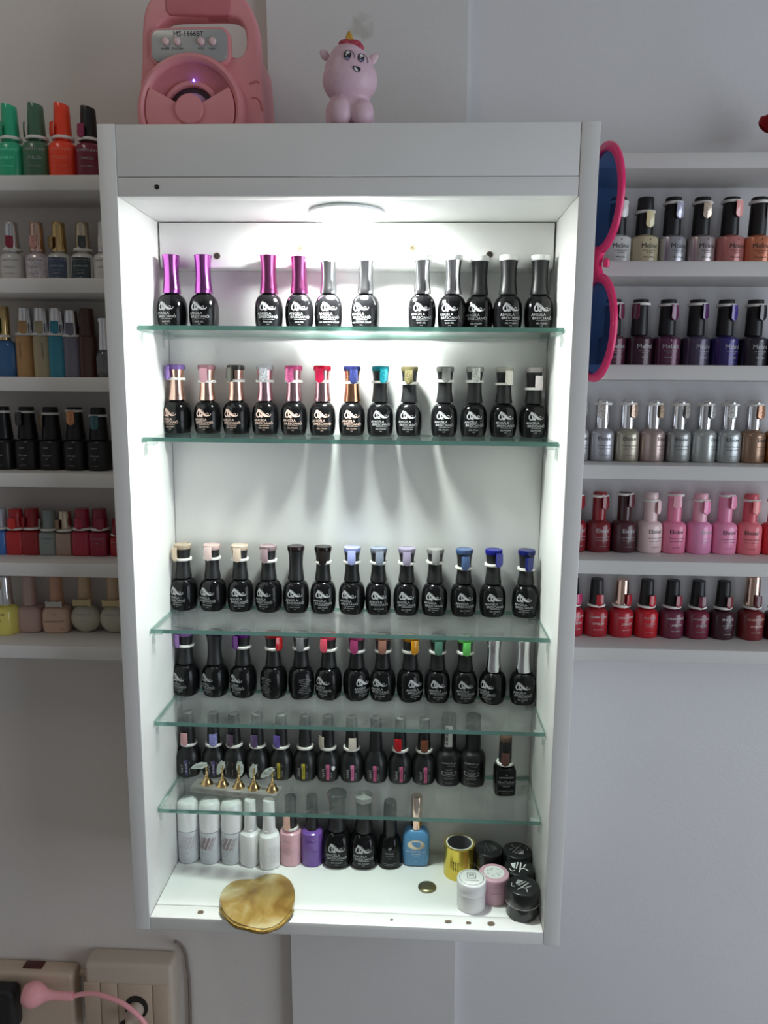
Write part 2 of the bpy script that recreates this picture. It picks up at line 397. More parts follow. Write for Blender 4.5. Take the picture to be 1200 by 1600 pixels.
# recessed-style LED puck on the cabinet ceiling
pl = onZ(542, 331, ZI)
M_PUCK = mat('puck_white', (.82, .83, .84, 1), .4)
pk = thing('puck_light', 'round white LED downlight on the cabinet ceiling', 'light', (pl.x, pl.y, ZI - .0008))
link('housing', lathe_me('housing', [(0, 0), (44, 0), (45, -.6), (44.8, -2.6), (43, -3.4), (40.5, -3.2), (40, -2.4), (0, -2.2)], 56), M_PUCK, pk)
link('diffuser', lathe_me('diffuser', [(0, -2.4), (39.5, -2.5), (39, -4.6), (35, -6.6), (24, -8.2), (0, -9)], 48), mat('led_diffuser', (.9, .9, .9, 1), .5, emit=(.95, 1.0, .97, 1), estr=LED_POWER), pk)

bl_ = bpy.data.lights.new('puck_beam', 'AREA'); bl_.shape = 'DISK'; bl_.size = .07; bl_.energy = LED_BEAM; bl_.spread = math.radians(95); bl_.color = (.95, 1, .97)
bo = bpy.data.objects.new('puck_beam', bl_); COL.objects.link(bo); bo.location = (pl.x, pl.y, ZI - .0105)      # the lamp's lens throws most light straight down

# ------------------------------------------------------------------ wall shelves at both sides
M_SHELF = mat('shelf_white_paint', (.70, .69, .67, 1), .45, var=.05, vscale=9, bump=.06, bscale=90)
LL = ['white painted wall shelf under the green and orange bottles', 'white painted wall shelf under the pale gold-capped bottles',
      'white painted wall shelf under the slim tall bottles', 'white painted wall shelf under the cat eye bottles',
      'white painted wall shelf under the short square bottles', 'white painted wall shelf under the round cream flasks']
RL = ['white painted wall shelf under the red rose', 'white painted wall shelf under the cream and silver bottles',
      'white painted wall shelf under the plum and blue bottles', 'white painted wall shelf under the silver-capped metallic bottles',
      'white painted wall shelf under the pink and maroon bottles', 'white painted wall shelf under the red bottles']
for zs, lbl, x0, x1, grp in ((LZ, LL, -1.0, -W - T - .0008, 'wall shelves on the speaker side'), (RZ, RL, W + T + .0008, 1.15, 'wall shelves on the sunglasses side')):
    for z, l in zip(zs, lbl):
        o = box('wall_shelf', x0, x1, 0, YWALL - YSH - .0004, -ST, 0, M_SHELF, bev=.0012); o.location = (0, YSH, z)
        tag(o, l, 'shelf', grp)

# ------------------------------------------------------------------ bottles
KT = {}
KT['bresciano'] = dict(body=[(0, 0), (13.6, 0), (15, .8), (16.2, 3.5), (17.4, 10), (17.9, 19), (17.6, 28), (16.6, 34.5), (14.2, 40), (11, 43), (8.5, 44.4), (8.5, 46.5)], n=2.5,
    cap=[(0, 45), (11.2, 45), (11.4, 46), (10.6, 51), (9.6, 59), (9.3, 68), (9.7, 77), (10.6, 84), (11.1, 86.6), (10.8, 87), (0, 87)],
    disc=[(0, 85.2), (11.3, 85.2), (11.9, 88), (11.6, 91.2), (10.8, 91.8), (0, 91.6)], ring_r=10.2)
KT['charm'] = dict(body=[(0, 0), (15.5, 0), (16.6, 1), (17, 4), (17, 31), (16.6, 35), (14.5, 38.6), (10.5, 40.8), (8, 41.6), (8, 44)], n=2.3,
    cap=[(0, 43), (10.4, 43), (10.6, 44), (9.8, 60), (9.1, 78), (8.9, 83), (8.4, 84), (0, 84)], slant=-.18, slant_from=60, ring_r=10.4)
KT['charmflat'] = {k_: v_ for k_, v_ in KT['charm'].items() if not k_.startswith('slant')}
KT['meline'] = dict(body=[(0, 0), (17, 0), (18, 1.2), (18, 34), (17.4, 36.2), (14, 38.6), (9, 40), (8, 42)], n=2.2,
    cap=[(0, 40.5), (10.6, 40.5), (10.8, 41.4), (10.1, 75), (9.9, 85), (9.4, 86.2), (0, 86.4)], ring_r=10.2)
KT['eloise'] = dict(body=[(0, 0), (14.5, 0), (15.8, 1.2), (16.2, 4), (16.2, 34), (15.3, 38.4), (12.6, 41.4), (9, 42.8), (8, 45)], n=2.3,
    cap=[(0, 43.4), (8.9, 43.4), (9.1, 44.2), (9.0, 76), (8.7, 80.4), (7.6, 81.8), (0, 82)], ring_r=9.1)
KT['navi'] = dict(body=[(0, 0), (13, 0), (15.4, 1.4), (16.8, 6), (17.1, 24), (16, 32), (12.8, 38.5), (9.8, 42.4), (8.8, 45)], n=2.2,
    cap=[(0, 44), (9.2, 44), (9.3, 45.5), (8.4, 68), (7.8, 91), (7.2, 92.4), (0, 92.6)], disc=[(0, 92.3), (7, 92.3), (7, 93.8), (5.6, 94.3), (5.2, 93.4), (0, 93.2)], ring_r=9.2)
KT['scroll'] = dict(body=[(0, 0), (15, 0), (17.6, 1.6), (18.6, 6), (18.6, 38), (17.4, 44), (13.6, 48.5), (10.8, 50.5), (10, 53)], n=2.3,
    cap=[(0, 51), (10.8, 51), (11, 52), (10.7, 80), (10.5, 101), (9.8, 102.4), (0, 102.6)], ring_r=11)
KT['gelcolor'] = dict(body=[(0, 0), (12.6, 0), (13.8, .8), (14.2, 3), (14.2, 33), (13.2, 36), (10.2, 38), (8, 39)], n=5,
    cap=[(0, 38), (8.6, 38), (8.8, 39), (8.4, 60), (8.2, 74), (0, 74)], disc=[(0, 73.6), (8.3, 73.6), (8.4, 79), (7.7, 80), (0, 79.6)], ring_r=9.0)
KT['cateye'] = dict(body=[(0, 0), (15.5, 0), (16.6, 1), (17, 4), (17, 36), (16.4, 39), (14.5, 41), (9, 42), (8, 44)], n=2.4,
    cap=[(0, 42.4), (12.8, 42.4), (13, 44), (11.2, 62), (10.0, 80), (9.8, 84.5), (9.2, 86), (0, 86.2)], ring_r=10.4)
KT['slim'] = dict(body=[(0, 0), (11.4, 0), (12, .8), (12.2, 3), (12.2, 53), (11.8, 55), (9, 55.4), (8, 57)], n=3.2,
    cap=[(0, 55.8), (10.8, 55.8), (11, 57), (9.6, 76), (8.8, 92), (0, 92.3)], ring_r=11)
KT['block'] = dict(body=[(0, 0), (11.4, 0), (12.2, .8), (12.6, 3), (12.6, 29), (12, 31.5), (9.5, 33), (7, 33.6), (7, 35)], n=5,
    cap=[(0, 34.2), (10, 34.2), (10.2, 35), (9.6, 50), (8.9, 62), (8.2, 63.4), (0, 63.6)], ring_r=10.3)
KT['cushion'] = dict(body=[(0, 0), (14.5, 0), (16.8, 1.2), (18.2, 5), (18.6, 16), (18.2, 28), (16.4, 33.4), (12, 36), (8, 37), (7.6, 39)], n=4.5, sy=.72,
    cap=[(0, 37.4), (9.4, 37.4), (9.6, 38.4), (8.9, 58), (8.4, 77), (7.8, 78.4), (0, 78.6)], ring_r=9.7)
KT['flask'] = dict(body=[(0, 0)] + [(math.sqrt(max(0, 19 ** 2 - (z - 18.2) ** 2)), z) for z in (0, 1.5, 4, 8, 13, 18, 23, 28, 32, 34.6, 36)] + [(7, 36.6), (7, 39)], n=2.0, sy=.6,
    cap=[(0, 37), (8.6, 37), (8.8, 38), (8.3, 60), (8, 78), (0, 78.5)], ring_r=9)
KT['gem'] = dict(body=[(0, 0), (10, 0), (11.6, 3), (12.6, 8), (12.6, 27), (11, 33), (8.4, 36), (7, 37)], n=2, seg=8,
    cap=[(0, 36.6), (8.4, 36.6), (8.6, 37.6), (8, 60), (7.6, 72), (8.6, 76), (8, 78), (0, 78)], ring_r=8)
KT['spray'] = dict(body=[(0, 0), (13.6, 0), (15, 1), (15.5, 3.5), (15.5, 46), (15.2, 47.4), (14, 48)], n=2,
    cap=[(0, 48.2), (14.6, 48.2), (15.5, 49), (15.4, 82), (14.6, 87.4), (12, 90.6), (7, 92.2), (0, 92.6)], ring_r=15)
KT['doser'] = dict(body=[(0, 0), (12.5, 0), (14, 1), (14.5, 4), (14.5, 44), (13.2, 48.5), (9.6, 51), (8.8, 52), (8.8, 56)], n=3,
    cap=[(0, 53), (8.9, 53), (9.2, 54), (8.6, 75), (8, 98), (7.4, 99.4), (0, 99.6)], ring_r=9)
KT['tall'] = dict(body=[(0, 0), (14.2, 0), (15.6, 1), (16, 4), (16, 46), (15.4, 49.5), (12.6, 51.5), (9, 52.4), (8, 54)], n=2.2,
    cap=[(0, 52.6), (8.9, 52.6), (9.1, 53.6), (8.5, 75), (8, 102), (7.4, 103.4), (0, 103.6)], ring_r=9.3)
KT['bell'] = dict(body=[(0, 0), (15.4, 0), (17, 1.2), (17.6, 5), (17.2, 20), (16, 32), (13.4, 40), (10.4, 43.6), (9, 45), (9, 47)], n=2.2,
    cap=[(0, 45.4), (9.6, 45.4), (9.8, 46.4), (9.3, 80), (9.1, 93), (8, 95.6), (5, 97), (0, 97.2)], ring_r=9.8)
KT['flagon'] = dict(body=[(0, 0), (14.5, 0), (16.8, 1.2), (18.2, 5), (18.8, 16), (18.8, 36), (17.8, 44), (15, 49), (11.5, 51.4), (8, 52), (8, 54)], n=4, sy=.66,
    cap=[(0, 52.4), (7.9, 52.4), (8.1, 53.2), (8, 75), (8, 98), (7.2, 99.6), (0, 100)], ring_r=8.2)

def emblem():
    P = Print()
    P.add(blob([(-7.4, 6.2), (-5.6, 7.6), (-3.2, 6.6), (-.6, 5.2), (2.0, 2.6), (4.4, .2), (7.4, -1.6), (9.8, -2.2), (7.0, -3.4), (3.6, -3.2), (.8, -1.6), (-1.2, .6), (-3.0, 2.4), (-4.8, 3.4), (-6.6, 3.6)]))
    P.add(stroke(sm2([(-6.6, 4.4), (-8.2, 1.6), (-8.0, -1.6), (-6.0, -3.4), (-4.0, -2.0), (-3.8, .6), (-4.8, 2.6)], 3), 1.6))
    P.add(blob([(-4.2, -3.6), (-2.6, -1.0), (-.8, .2), (.2, -1.6), (1.0, -4.4), (-.4, -3.4), (-1.4, -4.8), (-2.6, -3.6)]))
    P.add(stroke(sm2([(5.2, .6), (7.4, 1.4), (8.6, .2), (7.4, -1.2)], 4), .6))
    P.add(stroke(sm2([(8.2, -2.4), (10.2, -2.0), (11.4, -.4), (11.2, 1.0)], 4), [1.3, 1.2, 1.1, 1, .9, .9, .8, .7, .6, .5, .4, .3, .2]))
    return P
def print_bresciano(kind):
    P = Print(); P.add((emblem().V, emblem().F), -.8, 27, 0, .95)
    P.text('ANGELA', 4.4, -3.6, 19.4, bold=.012).text('BRESCIANO', 4.4, 1.2, 15.4, bold=.012).line(-6, 8.5, 12.6, .45)
    P.text('\u00b0', 3.5, 11.2, 17); P.text(kind, 2.7, .5, 9.4, bold=.008).text('15ML', 1.8, .5, 6.4); return P
def print_back(*a):
    P = Print(); tx = ('Ingredients: acrylates', 'copolymer, hema, silica', 'hydroxypropyl', 'keep out of reach', 'of children', 'made for pro use')
    for i in range(9): P.text(tx[i % 6], 1.9, 0, 30 - i * 2.5)
    return P
def print_charm(*a):
    return Print().text('CHARM LIMIT', 4.2, 0, 30).text('UV&LED', 4.6, 0, 20.5).text('15ml e 0.52fl.oz', 2.3, 0, 11.6)
def print_magik(*a):
    return Print().text('MAGIK', 4.6, 0, 30.4, spacing=1.35).text('UV GEL POLISH', 2.4, 0, 21.6).text('SOAK OFF', 2.4, 0, 18.4).text('15ml e 0.52fl.oz', 2.0, 0, 8.6)
def print_meline(nm):
    P = Print().text('Melin\u00e9', 8.2, 0, 25.2).text('COLOR GEL LEGEND', 1.8, 0, 19.4).text('GEL POLISH', 1.8, 0, 17).text(nm, 2.7, 0, 11.6, bold=.02).text('15 ml e 0.5 fl.oz', 1.6, 0, 5.4)
    P.add(blob([(-.9, 33), (0, 32), (.9, 33), (0, 34.4)])); return P
def print_eloise(*a):
    P = Print().text('Eloise\u2019', 7.6, 0, 30, bold=.006).text('COLOR GEL LEGEND', 2.2, 0, 21).text('Gel Urban LEGEND', 2.1, 0, 17).text('15ml e 0.5fl.oz', 1.8, 0, 8.6)
    return P
def print_navi(*a):
    return Print().text('NAVI', 5.6, -6.4, 15, rot=PI / 2).text('UV/LED', 2, -2.9, 24.4, rot=PI / 2).text('soak off gel', 2, 4.4, 12, rot=PI / 2).text('10 ml', 1.8, 4.4, 24, rot=PI / 2)
def print_scroll(*a):
    P = Print().text('DIAMOND gel', 3.2, 0, 37, bold=.04).text('COLOR GEL', 2, 3, 33).text('UV/LED', 2.6, 0, 27).text('POWDER', 2.8, 0, 23.2, bold=.02).text('CEMENT', 2.8, 0, 20.6, bold=.02).text('GEL POLISH', 2.6, 0, 14.2).text('15ml e 0.5fl.oz', 1.7, 0, 7.4)
    P.add(stroke(sm2([(-7.6, 23.5), (-9.6, 24.5), (-10.4, 21.5), (-7, 18.8), (0, 17.8), (7, 18.8), (10.4, 21.5), (9.6, 24.5), (7.6, 23.5)], 4), .7)); return P
def print_gelcolor(*a):
    P = Print().text('NAILMASK', 3.6, 0, 27, bold=.03).text('GelColor', 5.2, 0, 20.6).line(-8.6, 8.6, 17, .25).text('SOAK-OFF', 2, 0, 14.6, bold=.02).text('PROFESSIONAL COLOR', 1.6, 0, 8).text('10ml 0.35 fl.oz', 1.6, 0, 5)
    P.add(blob([(-.6, 30), (1.6, 30), (.8, 31.6), (-.6, 31.6)])); return P
def print_cateye(*a):
    return Print().text('NAVI\u2019', 3, 0, 30.6).text('Cat eye', 4, 0, 20.6, shear=.3).text('Gel', 2.6, 0, 15.6).text('15ml 0.5fl.oz', 1.7, 0, 7)
def print_slim(*a): return Print().text('CHARM LIMIT', 3.4, 0, 36, rot=PI / 2)
def print_block(*a): return Print().text('CHARM LIMIT', 2.4, 0, 24).text('UV&LED', 1.7, 0, 18)
def print_cushion(*a): return Print().text('CHARM LIMIT', 4.0, 0, 17).text('UV&LED', 2, 0, 27).text('15ml', 2, 9, 7)
def print_yellow(*a): return Print().text('CHARM LIMIT', 4, 0, 31).text('UV&LED GEL', 2.6, 0, 22).text('POLISH', 2.6, 0, 18.4).text('15ml e', 2.2, -3, 11.4).text('0.52fl.oz', 2, -2, 7.6)
def print_flask(*a): return Print().text('CHARM LIMIT', 3.8, 0, 25).text('UV GEL', 2, 0, 17)
def print_label(*a): return Print().text('CHARM LIMIT', 3.4, 0, 22).text('pearl shell', 2.4, 0, 16.4).text('NO.03', 3, 0, 12).text('15ml', 2, 0, 7)
def print_spray(*a):
    return Print().text('COLOR GEL', 2.4, -4, 17, bold=.03).text('POLISH', 2.6, -6, 12.6, bold=.05).text('for professional use only', 1.5, -2, 6).line(-11, 14, 19.6, .2)
def print_doser(*a):
    P = Print()
    for i, z in enumerate((34, 31.4, 28.8, 26.2, 23, 20.4, 17.8, 14.6, 11.6)): P.text(('volume instructions for use', 'apply thin layer and cure', 'keep away from light', 'harmful if swallowed')[i % 4], 1.9, 6, z)
    return P
def print_tall(*a):
    P = Print().text('NailSpa', 3.4, -2, 40, bold=.04).text('UV', 3.2, 0, 29, bold=.05).text('UV NAIL POLISH', 2.4, 0, 24.6).text('soak off gel', 1.8, 0, 20).text('15ml', 1.8, 0, 8)
    return P
def print_bell(*a): return Print().text('ap', 6.6, 0, 32, shear=.3).text('TOP COAT', 2.8, 0, 24, bold=.03).text('uv led gel polish', 1.8, 0, 20.4).text('no wipe', 1.8, 0, 17).line(-12, 12, 9, .25).text('15ml e 0.5fl.oz made in italy', 1.8, 0, 6.6)
def print_blue(*a): return Print().text('NO WIPE TOP GEL', 3, 0, 23, bold=.02).text('CRYSTAL', 2.8, 0, 19, bold=.02).text('soak off', 1.8, 0, 15.6).text('15ml', 1.8, 0, 8.4)
PRINTS = dict(charm=print_charm, magik=print_magik, meline=print_meline, eloise=print_eloise, navi=print_navi, scroll=print_scroll, gelcolor=print_gelcolor, cateye=print_cateye,
              slim=print_slim, block=print_block, cushion=print_cushion, yellow=print_yellow, flask=print_flask, label=print_label, spray=print_spray, doser=print_doser, tall=print_tall, bell=print_bell, blue=print_blue, bresciano=print_bresciano, brback=print_back)
_me = {}
def cached(key, fn):
    if key not in _me: _me[key] = fn()
    return _me[key]
def nail_me(rad, z0, z1, wd=11.4, up=True, th=1.0, k=.001):
    """gently arched nail tip standing off the cap at radius rad between z0 and z1, free end rounded"""
    bm = bmesh.new(); nz, nx = 14, 6; layers = []
    for lay in (0, 1):
        rows = []
        for i in range(nz + 1):
            e = math.sin(PI / 2 * i / nz); t = e if up else 1 - e
            f = 1 - .10 * (1 - e); 
            if e > .70: q = (e - .70) / .30; f *= math.sqrt(max(.06, 1 - q ** 2.4))
            row = []
            for j in range(nx + 1):
                u = -1 + 2 * j / nx; x = u * wd / 2 * f
                r = rad + (th if lay == 0 else 0) - .9 * u * u * (1 if lay == 0 else .85) + .5 * math.sin(PI * e)
                row.append(bm.verts.new((x * k, -r * k, (z0 + (z1 - z0) * t) * k)))
            rows.append(row)
        layers.append(rows)
        for i in range(nz):
            for j in range(nx): bm.faces.new((rows[i][j], rows[i][j + 1], rows[i + 1][j + 1], rows[i + 1][j]))
    A, B = layers
    rim = [(0, j) for j in range(nx)] + [(i, nx) for i in range(nz)] + [(nz, j) for j in range(nx, 0, -1)] + [(i, 0) for i in range(nz, 0, -1)]
    for q in range(len(rim)):
        a, b = rim[q], rim[(q + 1) % len(rim)]; bm.faces.new((A[a[0]][a[1]], A[b[0]][b[1]], B[b[0]][b[1]], B[a[0]][a[1]]))
    return finish(bm, 'nail', ang=60)
M_RING = mat('swatch_ring_white', (.80, .78, .73, 1), .45)
M_INKW = mat('print_white', (.75, .75, .74, 1), .5); M_INKK = mat('print_black', (.03, .03, .035, 1), .5)
M_INKS = mat('print_silver', (.44, .44, .45, 1), .45, metal=.3)
M_INKG = mat('print_grey', (.35, .34, .36, 1), .5); M_INKR = mat('print_rosegold', (.72, .52, .44, 1), .4, metal=.3)

def bottle(kind, loc, label, group, body, cap, rot=0.0, s=1.0, pr=None, ink=None, nail=None, ring=None, disc=None, name='gel_polish_bottle', capz=1.0, arg='GEL POLISH', tilt=0.0):
    """nail=(material, azimuth, z_root, z_free); ring=z of the white ring"""
    K = KT[kind]; n = K.get('n', 2); sx = K.get('sx', 1); sy = K.get('sy', 1)
    t = thing(name, label, 'bottle', loc, rot, group, s)
    link('body', cached(('b', kind), lambda: lathe_me('body', K['body'], K.get('seg', 30), n, sx, sy)), body, t)
    c = link('cap', cached(('c', kind, disc is not None), lambda: lathe_me('cap', K['cap'], 28, 2.0, 1, 1, K.get('slant', 0), K.get('slant_from'))), cap, t)
    if capz != 1.0:
        z0 = K['cap'][0][1] * .001; c.scale = (1, 1, capz); c.location.z = z0 * (1 - capz)
    if disc is not None and 'disc' in K: link('cap_top', cached(('d', kind), lambda: lathe_me('cap_top', K['disc'], 26)), disc, t)
    rr = K['ring_r']
    if ring is not None:
        zr = ring; rc = prof_r(K['cap'], zr); ro = rc + 2.4
        rg = link('swatch_ring', cached(('r', kind, zr), lambda: lathe_me('ring', [(rc + .15, zr - 1.6), (ro, zr - 1.6), (ro + .4, zr), (ro, zr + 1.6), (rc + .15, zr + 1.6), (rc + .15, zr - 1.6)], 26)), M_RING, t)
    if nail is not None:
        nm, az, za, zb = nail; up = False; lo, hi = min(za, zb), max(za, zb)      # the tip hangs, rounded end down
        rad = max(prof_r(K['cap'], q) for q in (lo, (lo + hi) / 2, hi)) + 2.9
        link('nail_swatch', cached(('n', kind, lo, hi, up), lambda: nail_me(rad, lo, hi, up=up)), nm, t, None, az - rot)
    if pr is not None:
        fn = PRINTS[pr]
        link('lettering', cached(('p', kind, pr, arg), lambda: fn(arg).mesh('lettering', wrapper(K['body'], n, sx, sy))), ink, t)
    return t

# ---- materials of the bottles
def P(name, r, g_, b, k=1.0, **kw): return mat(name, C(r, g_, b, k), **kw)
GB = mat('gloss_black', (.004, .004, .0045, 1), .10, coat=0, var=.2, spec=.32); MB = mat('matte_black', (.012, .012, .013, 1), .5, var=.2)
GB5 = mat('satin_black', (.010, .010, .011, 1), .30, var=.2); CHK = mat('cap_black', (.013, .013, .014, 1), .42, var=.15)
CHR = mat('chrome', (.82, .82, .84, 1), .14, metal=1); PUR = mat('chrome_purple', (.55, .15, .56, 1), .16, metal=1); MAG = mat('chrome_magenta', (.62, .16, .42, 1), .16, metal=1)
RGD = mat('chrome_rosegold', (.80, .55, .45, 1), .16, metal=1); PKC = mat('chrome_pink', (.80, .50, .56, 1), .16, metal=1); COP = mat('chrome_copper', (.78, .40, .24, 1), .16, metal=1)
GLD = mat('chrome_gold', (.72, .52, .24, 1), .18, metal=1); CHM = mat('chrome_champagne', (.66, .55, .42, 1), .22, metal=1)
SLV = mat('silver_paint', (.55, .55, .56, 1), .3, metal=.8)
CLW = glass_mat('milky_cap_top', (.9, .9, .9, 1), film=.85, filmcol=(.82, .82, .80, 1))
CLR = glass_mat('clear_cap_top', (.86, .86, .85, 1), film=.3, filmcol=(.8, .8, .78, 1))
def NL(nm, r, g_, b, gl=0.0, k=1.25): return mat('nail_' + nm, C(r, g_, b, k), .18, coat=.6, glitter=gl, var=.04)

# ---- glass shelf rows
YR1 = .112; YR = .1365
def X(px, py, Y): return onY(px, py, Y).x
d0 = lambda v: math.radians(v)
G1 = 'gel polish bottles on the top glass shelf'
row1 = [(269.6, PUR, 0, -12, 1, None, 'BASE GEL', 'black bottle with tall shiny purple cap beside the cabinet side wall'),
        (319, PUR, 0, -8, 1, None, 'BASE GEL', 'black bottle with shiny purple cap, second from the side wall on top glass shelf'),
        (420.5, MAG, 0, 3, 1, None, 'BASE GEL', 'black bottle with magenta-purple cap beside the wide gap on top glass shelf'),
        (468, MAG, 0, 6, .97, None, 'BASE GEL', 'black bottle with rosy magenta cap beside a short silver-capped one'),
        (513.5, CHR, 0, 6, .84, None, 'NO WIPE TOP COAT', 'black bottle with short silver cap beside the rosy magenta cap'),
        (571.5, CHR, 0, -18, .86, None, 'NO WIPE TOP COAT', 'black bottle with short silver cap standing apart right under the light'),
        (659, CHR, 0, -3, .95, CLW, 'BASE GEL', 'black bottle with silver cap and clear top under the cleat screw'),
        (706.5, CHR, 0, -14, 1, CLW, 'BASE GEL', 'black bottle with silver cap and clear top beside the first black cap'),
        (748, CHK, .012, -16, .97, CLW, 'GEL POLISH', 'black bottle with black cap set back behind a silver-capped one'),
        (793, CHK, 0, 6, 1, CLW, 'GEL POLISH', 'black bottle with tall black cap and white top, second from the bare side wall'),
        (841.5, CHK, 0, 4, 1, CLW, 'GEL POLISH', 'black bottle with tall black cap and white top, end of top glass shelf')]
for px, cap, dy, rot, cz, disc, txt, lb in row1:
    Y = YR1 + dy * .6
    b = bottle('bresciano', (X(px, 485, Y), Y, SH[0]), lb, G1, GB, cap, d0(rot), 1.0, 'bresciano', M_INKS, disc=None if cz < .9 else disc, capz=cz * (1.1 if disc is None else 1.0), arg=txt)
G2 = 'swatch bottles on the second glass shelf'
row2 = [(277.7, RGD, -40, -22, (150, 118, 190), .3, 73, 'lilac glitter', 'lilac'), (325, RGD, -4, -6, (190, 140, 150), 0, 70, 'mauve pink', 'mauve'), (370, RGD, -22, -14, (86, 84, 76), .2, 71, 'dark olive grey', 'olive'),
        (415, PKC, 4, 0, (200, 200, 205), .5, 71, 'silver glitter', 'silver'), (459.5, PKC, -14, 0, (232, 105, 160), .4, 71, 'pink glitter', 'pinkg'), (504, PKC, -8, 2, (225, 40, 85), 0, 71, 'hot pink', 'hotpink'),
        (550, COP, 14, 2, (52, 58, 110), .4, 70, 'navy glitter', 'navy'), (594, CHK, 20, 4, (40, 150, 165), .5, 71, 'teal glitter', 'teal'), (639, CHK, -4, -6, (120, 112, 80), .5, 70, 'olive gold glitter', 'oliveg'),
        (694, CHK, 4, -4, (160, 160, 155), .1, 73, 'plain grey', 'grey'), (740, CHK, 2, -3, (200, 200, 195), .4, 73, 'white silver glitter', 'whites'), (786, CHK, 20, 4, (205, 200, 190), 0, 70, 'pale greige', 'greige'),
        (832, CHK, 22, 6, (215, 205, 205), 0, 64, 'pale rose white', 'palerose')]
capn = {RGD.name: 'rose-gold cap', PKC.name: 'pink chrome cap', COP.name: 'copper cap', CHK.name: 'black cap'}
for px, cap, az, rot, c, gl, zr, cn, key in row2:
    nm = NL(key, *c, gl); dm = glass_mat('cap_top_' + key, C(*[min(255, v + 25) for v in c], 1.0), film=.45, filmcol=C(*c, 1.1))
    bottle('bresciano', (X(px, 655, YR), YR, SH[1]), f'black bottle with {capn[cap.name]} and {cn} nail swatch on second glass shelf', G2, GB, cap, d0(rot), .975, 'bresciano', M_INKR if cap is not CHK else M_INKS,
           nail=(nm, d0(az), zr - 1.6, zr + 17), ring=zr, disc=dm)
G3 = 'swatch bottles on the third glass shelf'
row3 = [(288, -36, -20, (205, 185, 160), 'beige', 71), (333, -8, -16, (232, 200, 195), 'pale pink', 73), (376, -2, 4, (222, 200, 180), 'pale sand', 72), (420, -12, -16, (165, 140, 145), 'mauve grey', 71), (463, None, 0, (42, 30, 34), 'dark plum topped', 0),
        (505, 4, 4, (28, 22, 20), 'black', 70), (550, 2, -12, (165, 172, 225), 'periwinkle', 71), (591, 8, 4, (140, 148, 165), 'blue grey', 71), (635, 0, 0, (160, 150, 175), 'lilac grey', 71), (679, 2, -8, (150, 150, 148), 'silver grey', 73),
        (724, 4, 4, (75, 98, 140), 'steel blue', 66), (769.5, 26, 4, (30, 36, 140), 'royal blue', 71), (820.5, 8, -14, (22, 32, 105), 'dark navy blue', 66)]
for px, az, rot, c, cn, zr in row3:
    nm = NL('r3' + cn, *c, 0.0); dm = glass_mat('cap_top_r3' + cn, C(*[min(255, v + 25) for v in c], 1.0), film=.55, filmcol=C(*c, 1.15))
    lb = f'black bottle with {cn} nail swatch on third glass shelf' if az is not None else 'black bottle without a swatch, plum-dark cap top, on third glass shelf'
    bottle('bresciano', (X(px, 930, YR), YR, SH[2]), lb, G3, GB, CHK, d0(rot), .99, 'bresciano', M_INKS, nail=None if az is None else (nm, d0(az), zr - 1.6, zr + 17.5), ring=None if az is None else zr, disc=dm)
G4 = 'swatch bottles on the fourth glass shelf'
row4 = [(292, -38, -26, (140, 100, 165), 'soft purple', 71), (337, None, -30, (40, 28, 50), '', 0), (380.6, -34, -26, (95, 25, 120), 'deep purple', 71), (428, 44, -30, (165, 22, 28), 'red', 70), (471, 2, 24, (130, 130, 130), 'metallic grey', 71),
        (513.5, -22, -24, (228, 80, 105), 'coral pink', 70), (557, -10, 34, (180, 70, 120), 'magenta', 69), (598, -2, -12, (150, 105, 90), 'rosy brown', 70), (640.6, 24, 24, (205, 140, 20), 'amber yellow', 70), (683, 2, 2, (85, 130, 112), 'sage green', 70),
        (725.6, 4, 2, (105, 200, 100), 'bright green', 70)]
for px, az, rot, c, cn, zr in row4:
    nm = NL('r4' + (cn or 'none'), *c, .1 if cn in ('metallic grey', 'magenta') else 0.0); dm = glass_mat('cap_top_r4' + (cn or 'none'), C(*[min(255, v + 25) for v in c], 1.0), film=.55, filmcol=C(*c, 1.15))
    lb = f'black bottle with {cn} nail swatch on fourth glass shelf' if az is not None else 'black bottle with no nail swatch on fourth glass shelf'
    bottle('bresciano', (X(px, 1070, YR), YR, SH[3]), lb, G4, GB, CHK, d0(rot), 1.0, 'brback' if cn in ('red', 'metallic grey') else 'bresciano', M_INKG if cn in ('red', 'metallic grey') else M_INKS, nail=None if az is None else (nm, d0(az), zr - 1.6, zr + 17.5), ring=None if az is None else zr, disc=dm)
for px, rot, lb in ((769.5, -34, 'black bottle with tall silver cap beside the bright green swatch bottle'), (816, -6, 'black bottle with tall silver cap at end of fourth glass shelf')):
    bottle('bresciano', (X(px, 1070, YR), YR, SH[3]), lb, G4, GB, CHR, d0(rot), 1.0, 'bresciano', M_INKS, capz=1.06)

G5 = 'slim matte bottles on the fifth glass shelf'
row5 = [(296, -6, (70, 60, 105), (195, 145, 145), 0, 'pink beige', -14), (335, 10, (70, 60, 105), (140, 140, 195), .4, 'blue lilac glitter', 12), (367, -36, (30, 32, 34), (80, 58, 80), 0, 'dusky plum', -18), (403, -20, (30, 32, 34), (95, 75, 115), .2, 'dull violet', -12),
        (440, -18, (165, 150, 40), (105, 85, 165), .4, 'violet glitter', -22), (477, None, (170, 160, 45), None, 0, '', 2), (512.6, 0, (190, 90, 130), (190, 180, 165), 0, 'greige', -44), (549.5, 6, (205, 110, 155), (205, 195, 180), 0, 'cream', 10),
        (587, None, (195, 85, 130), None, 0, '', 0), (625, 4, (185, 85, 120), (165, 20, 28), 0, 'red', -14), (662, 6, (190, 90, 130), (110, 62, 40), 0, 'brown', 2)]
sticker = Print().add(blob([(-2.0, 5), (1.6, 5), (1.6, 28), (-2.0, 28)]))
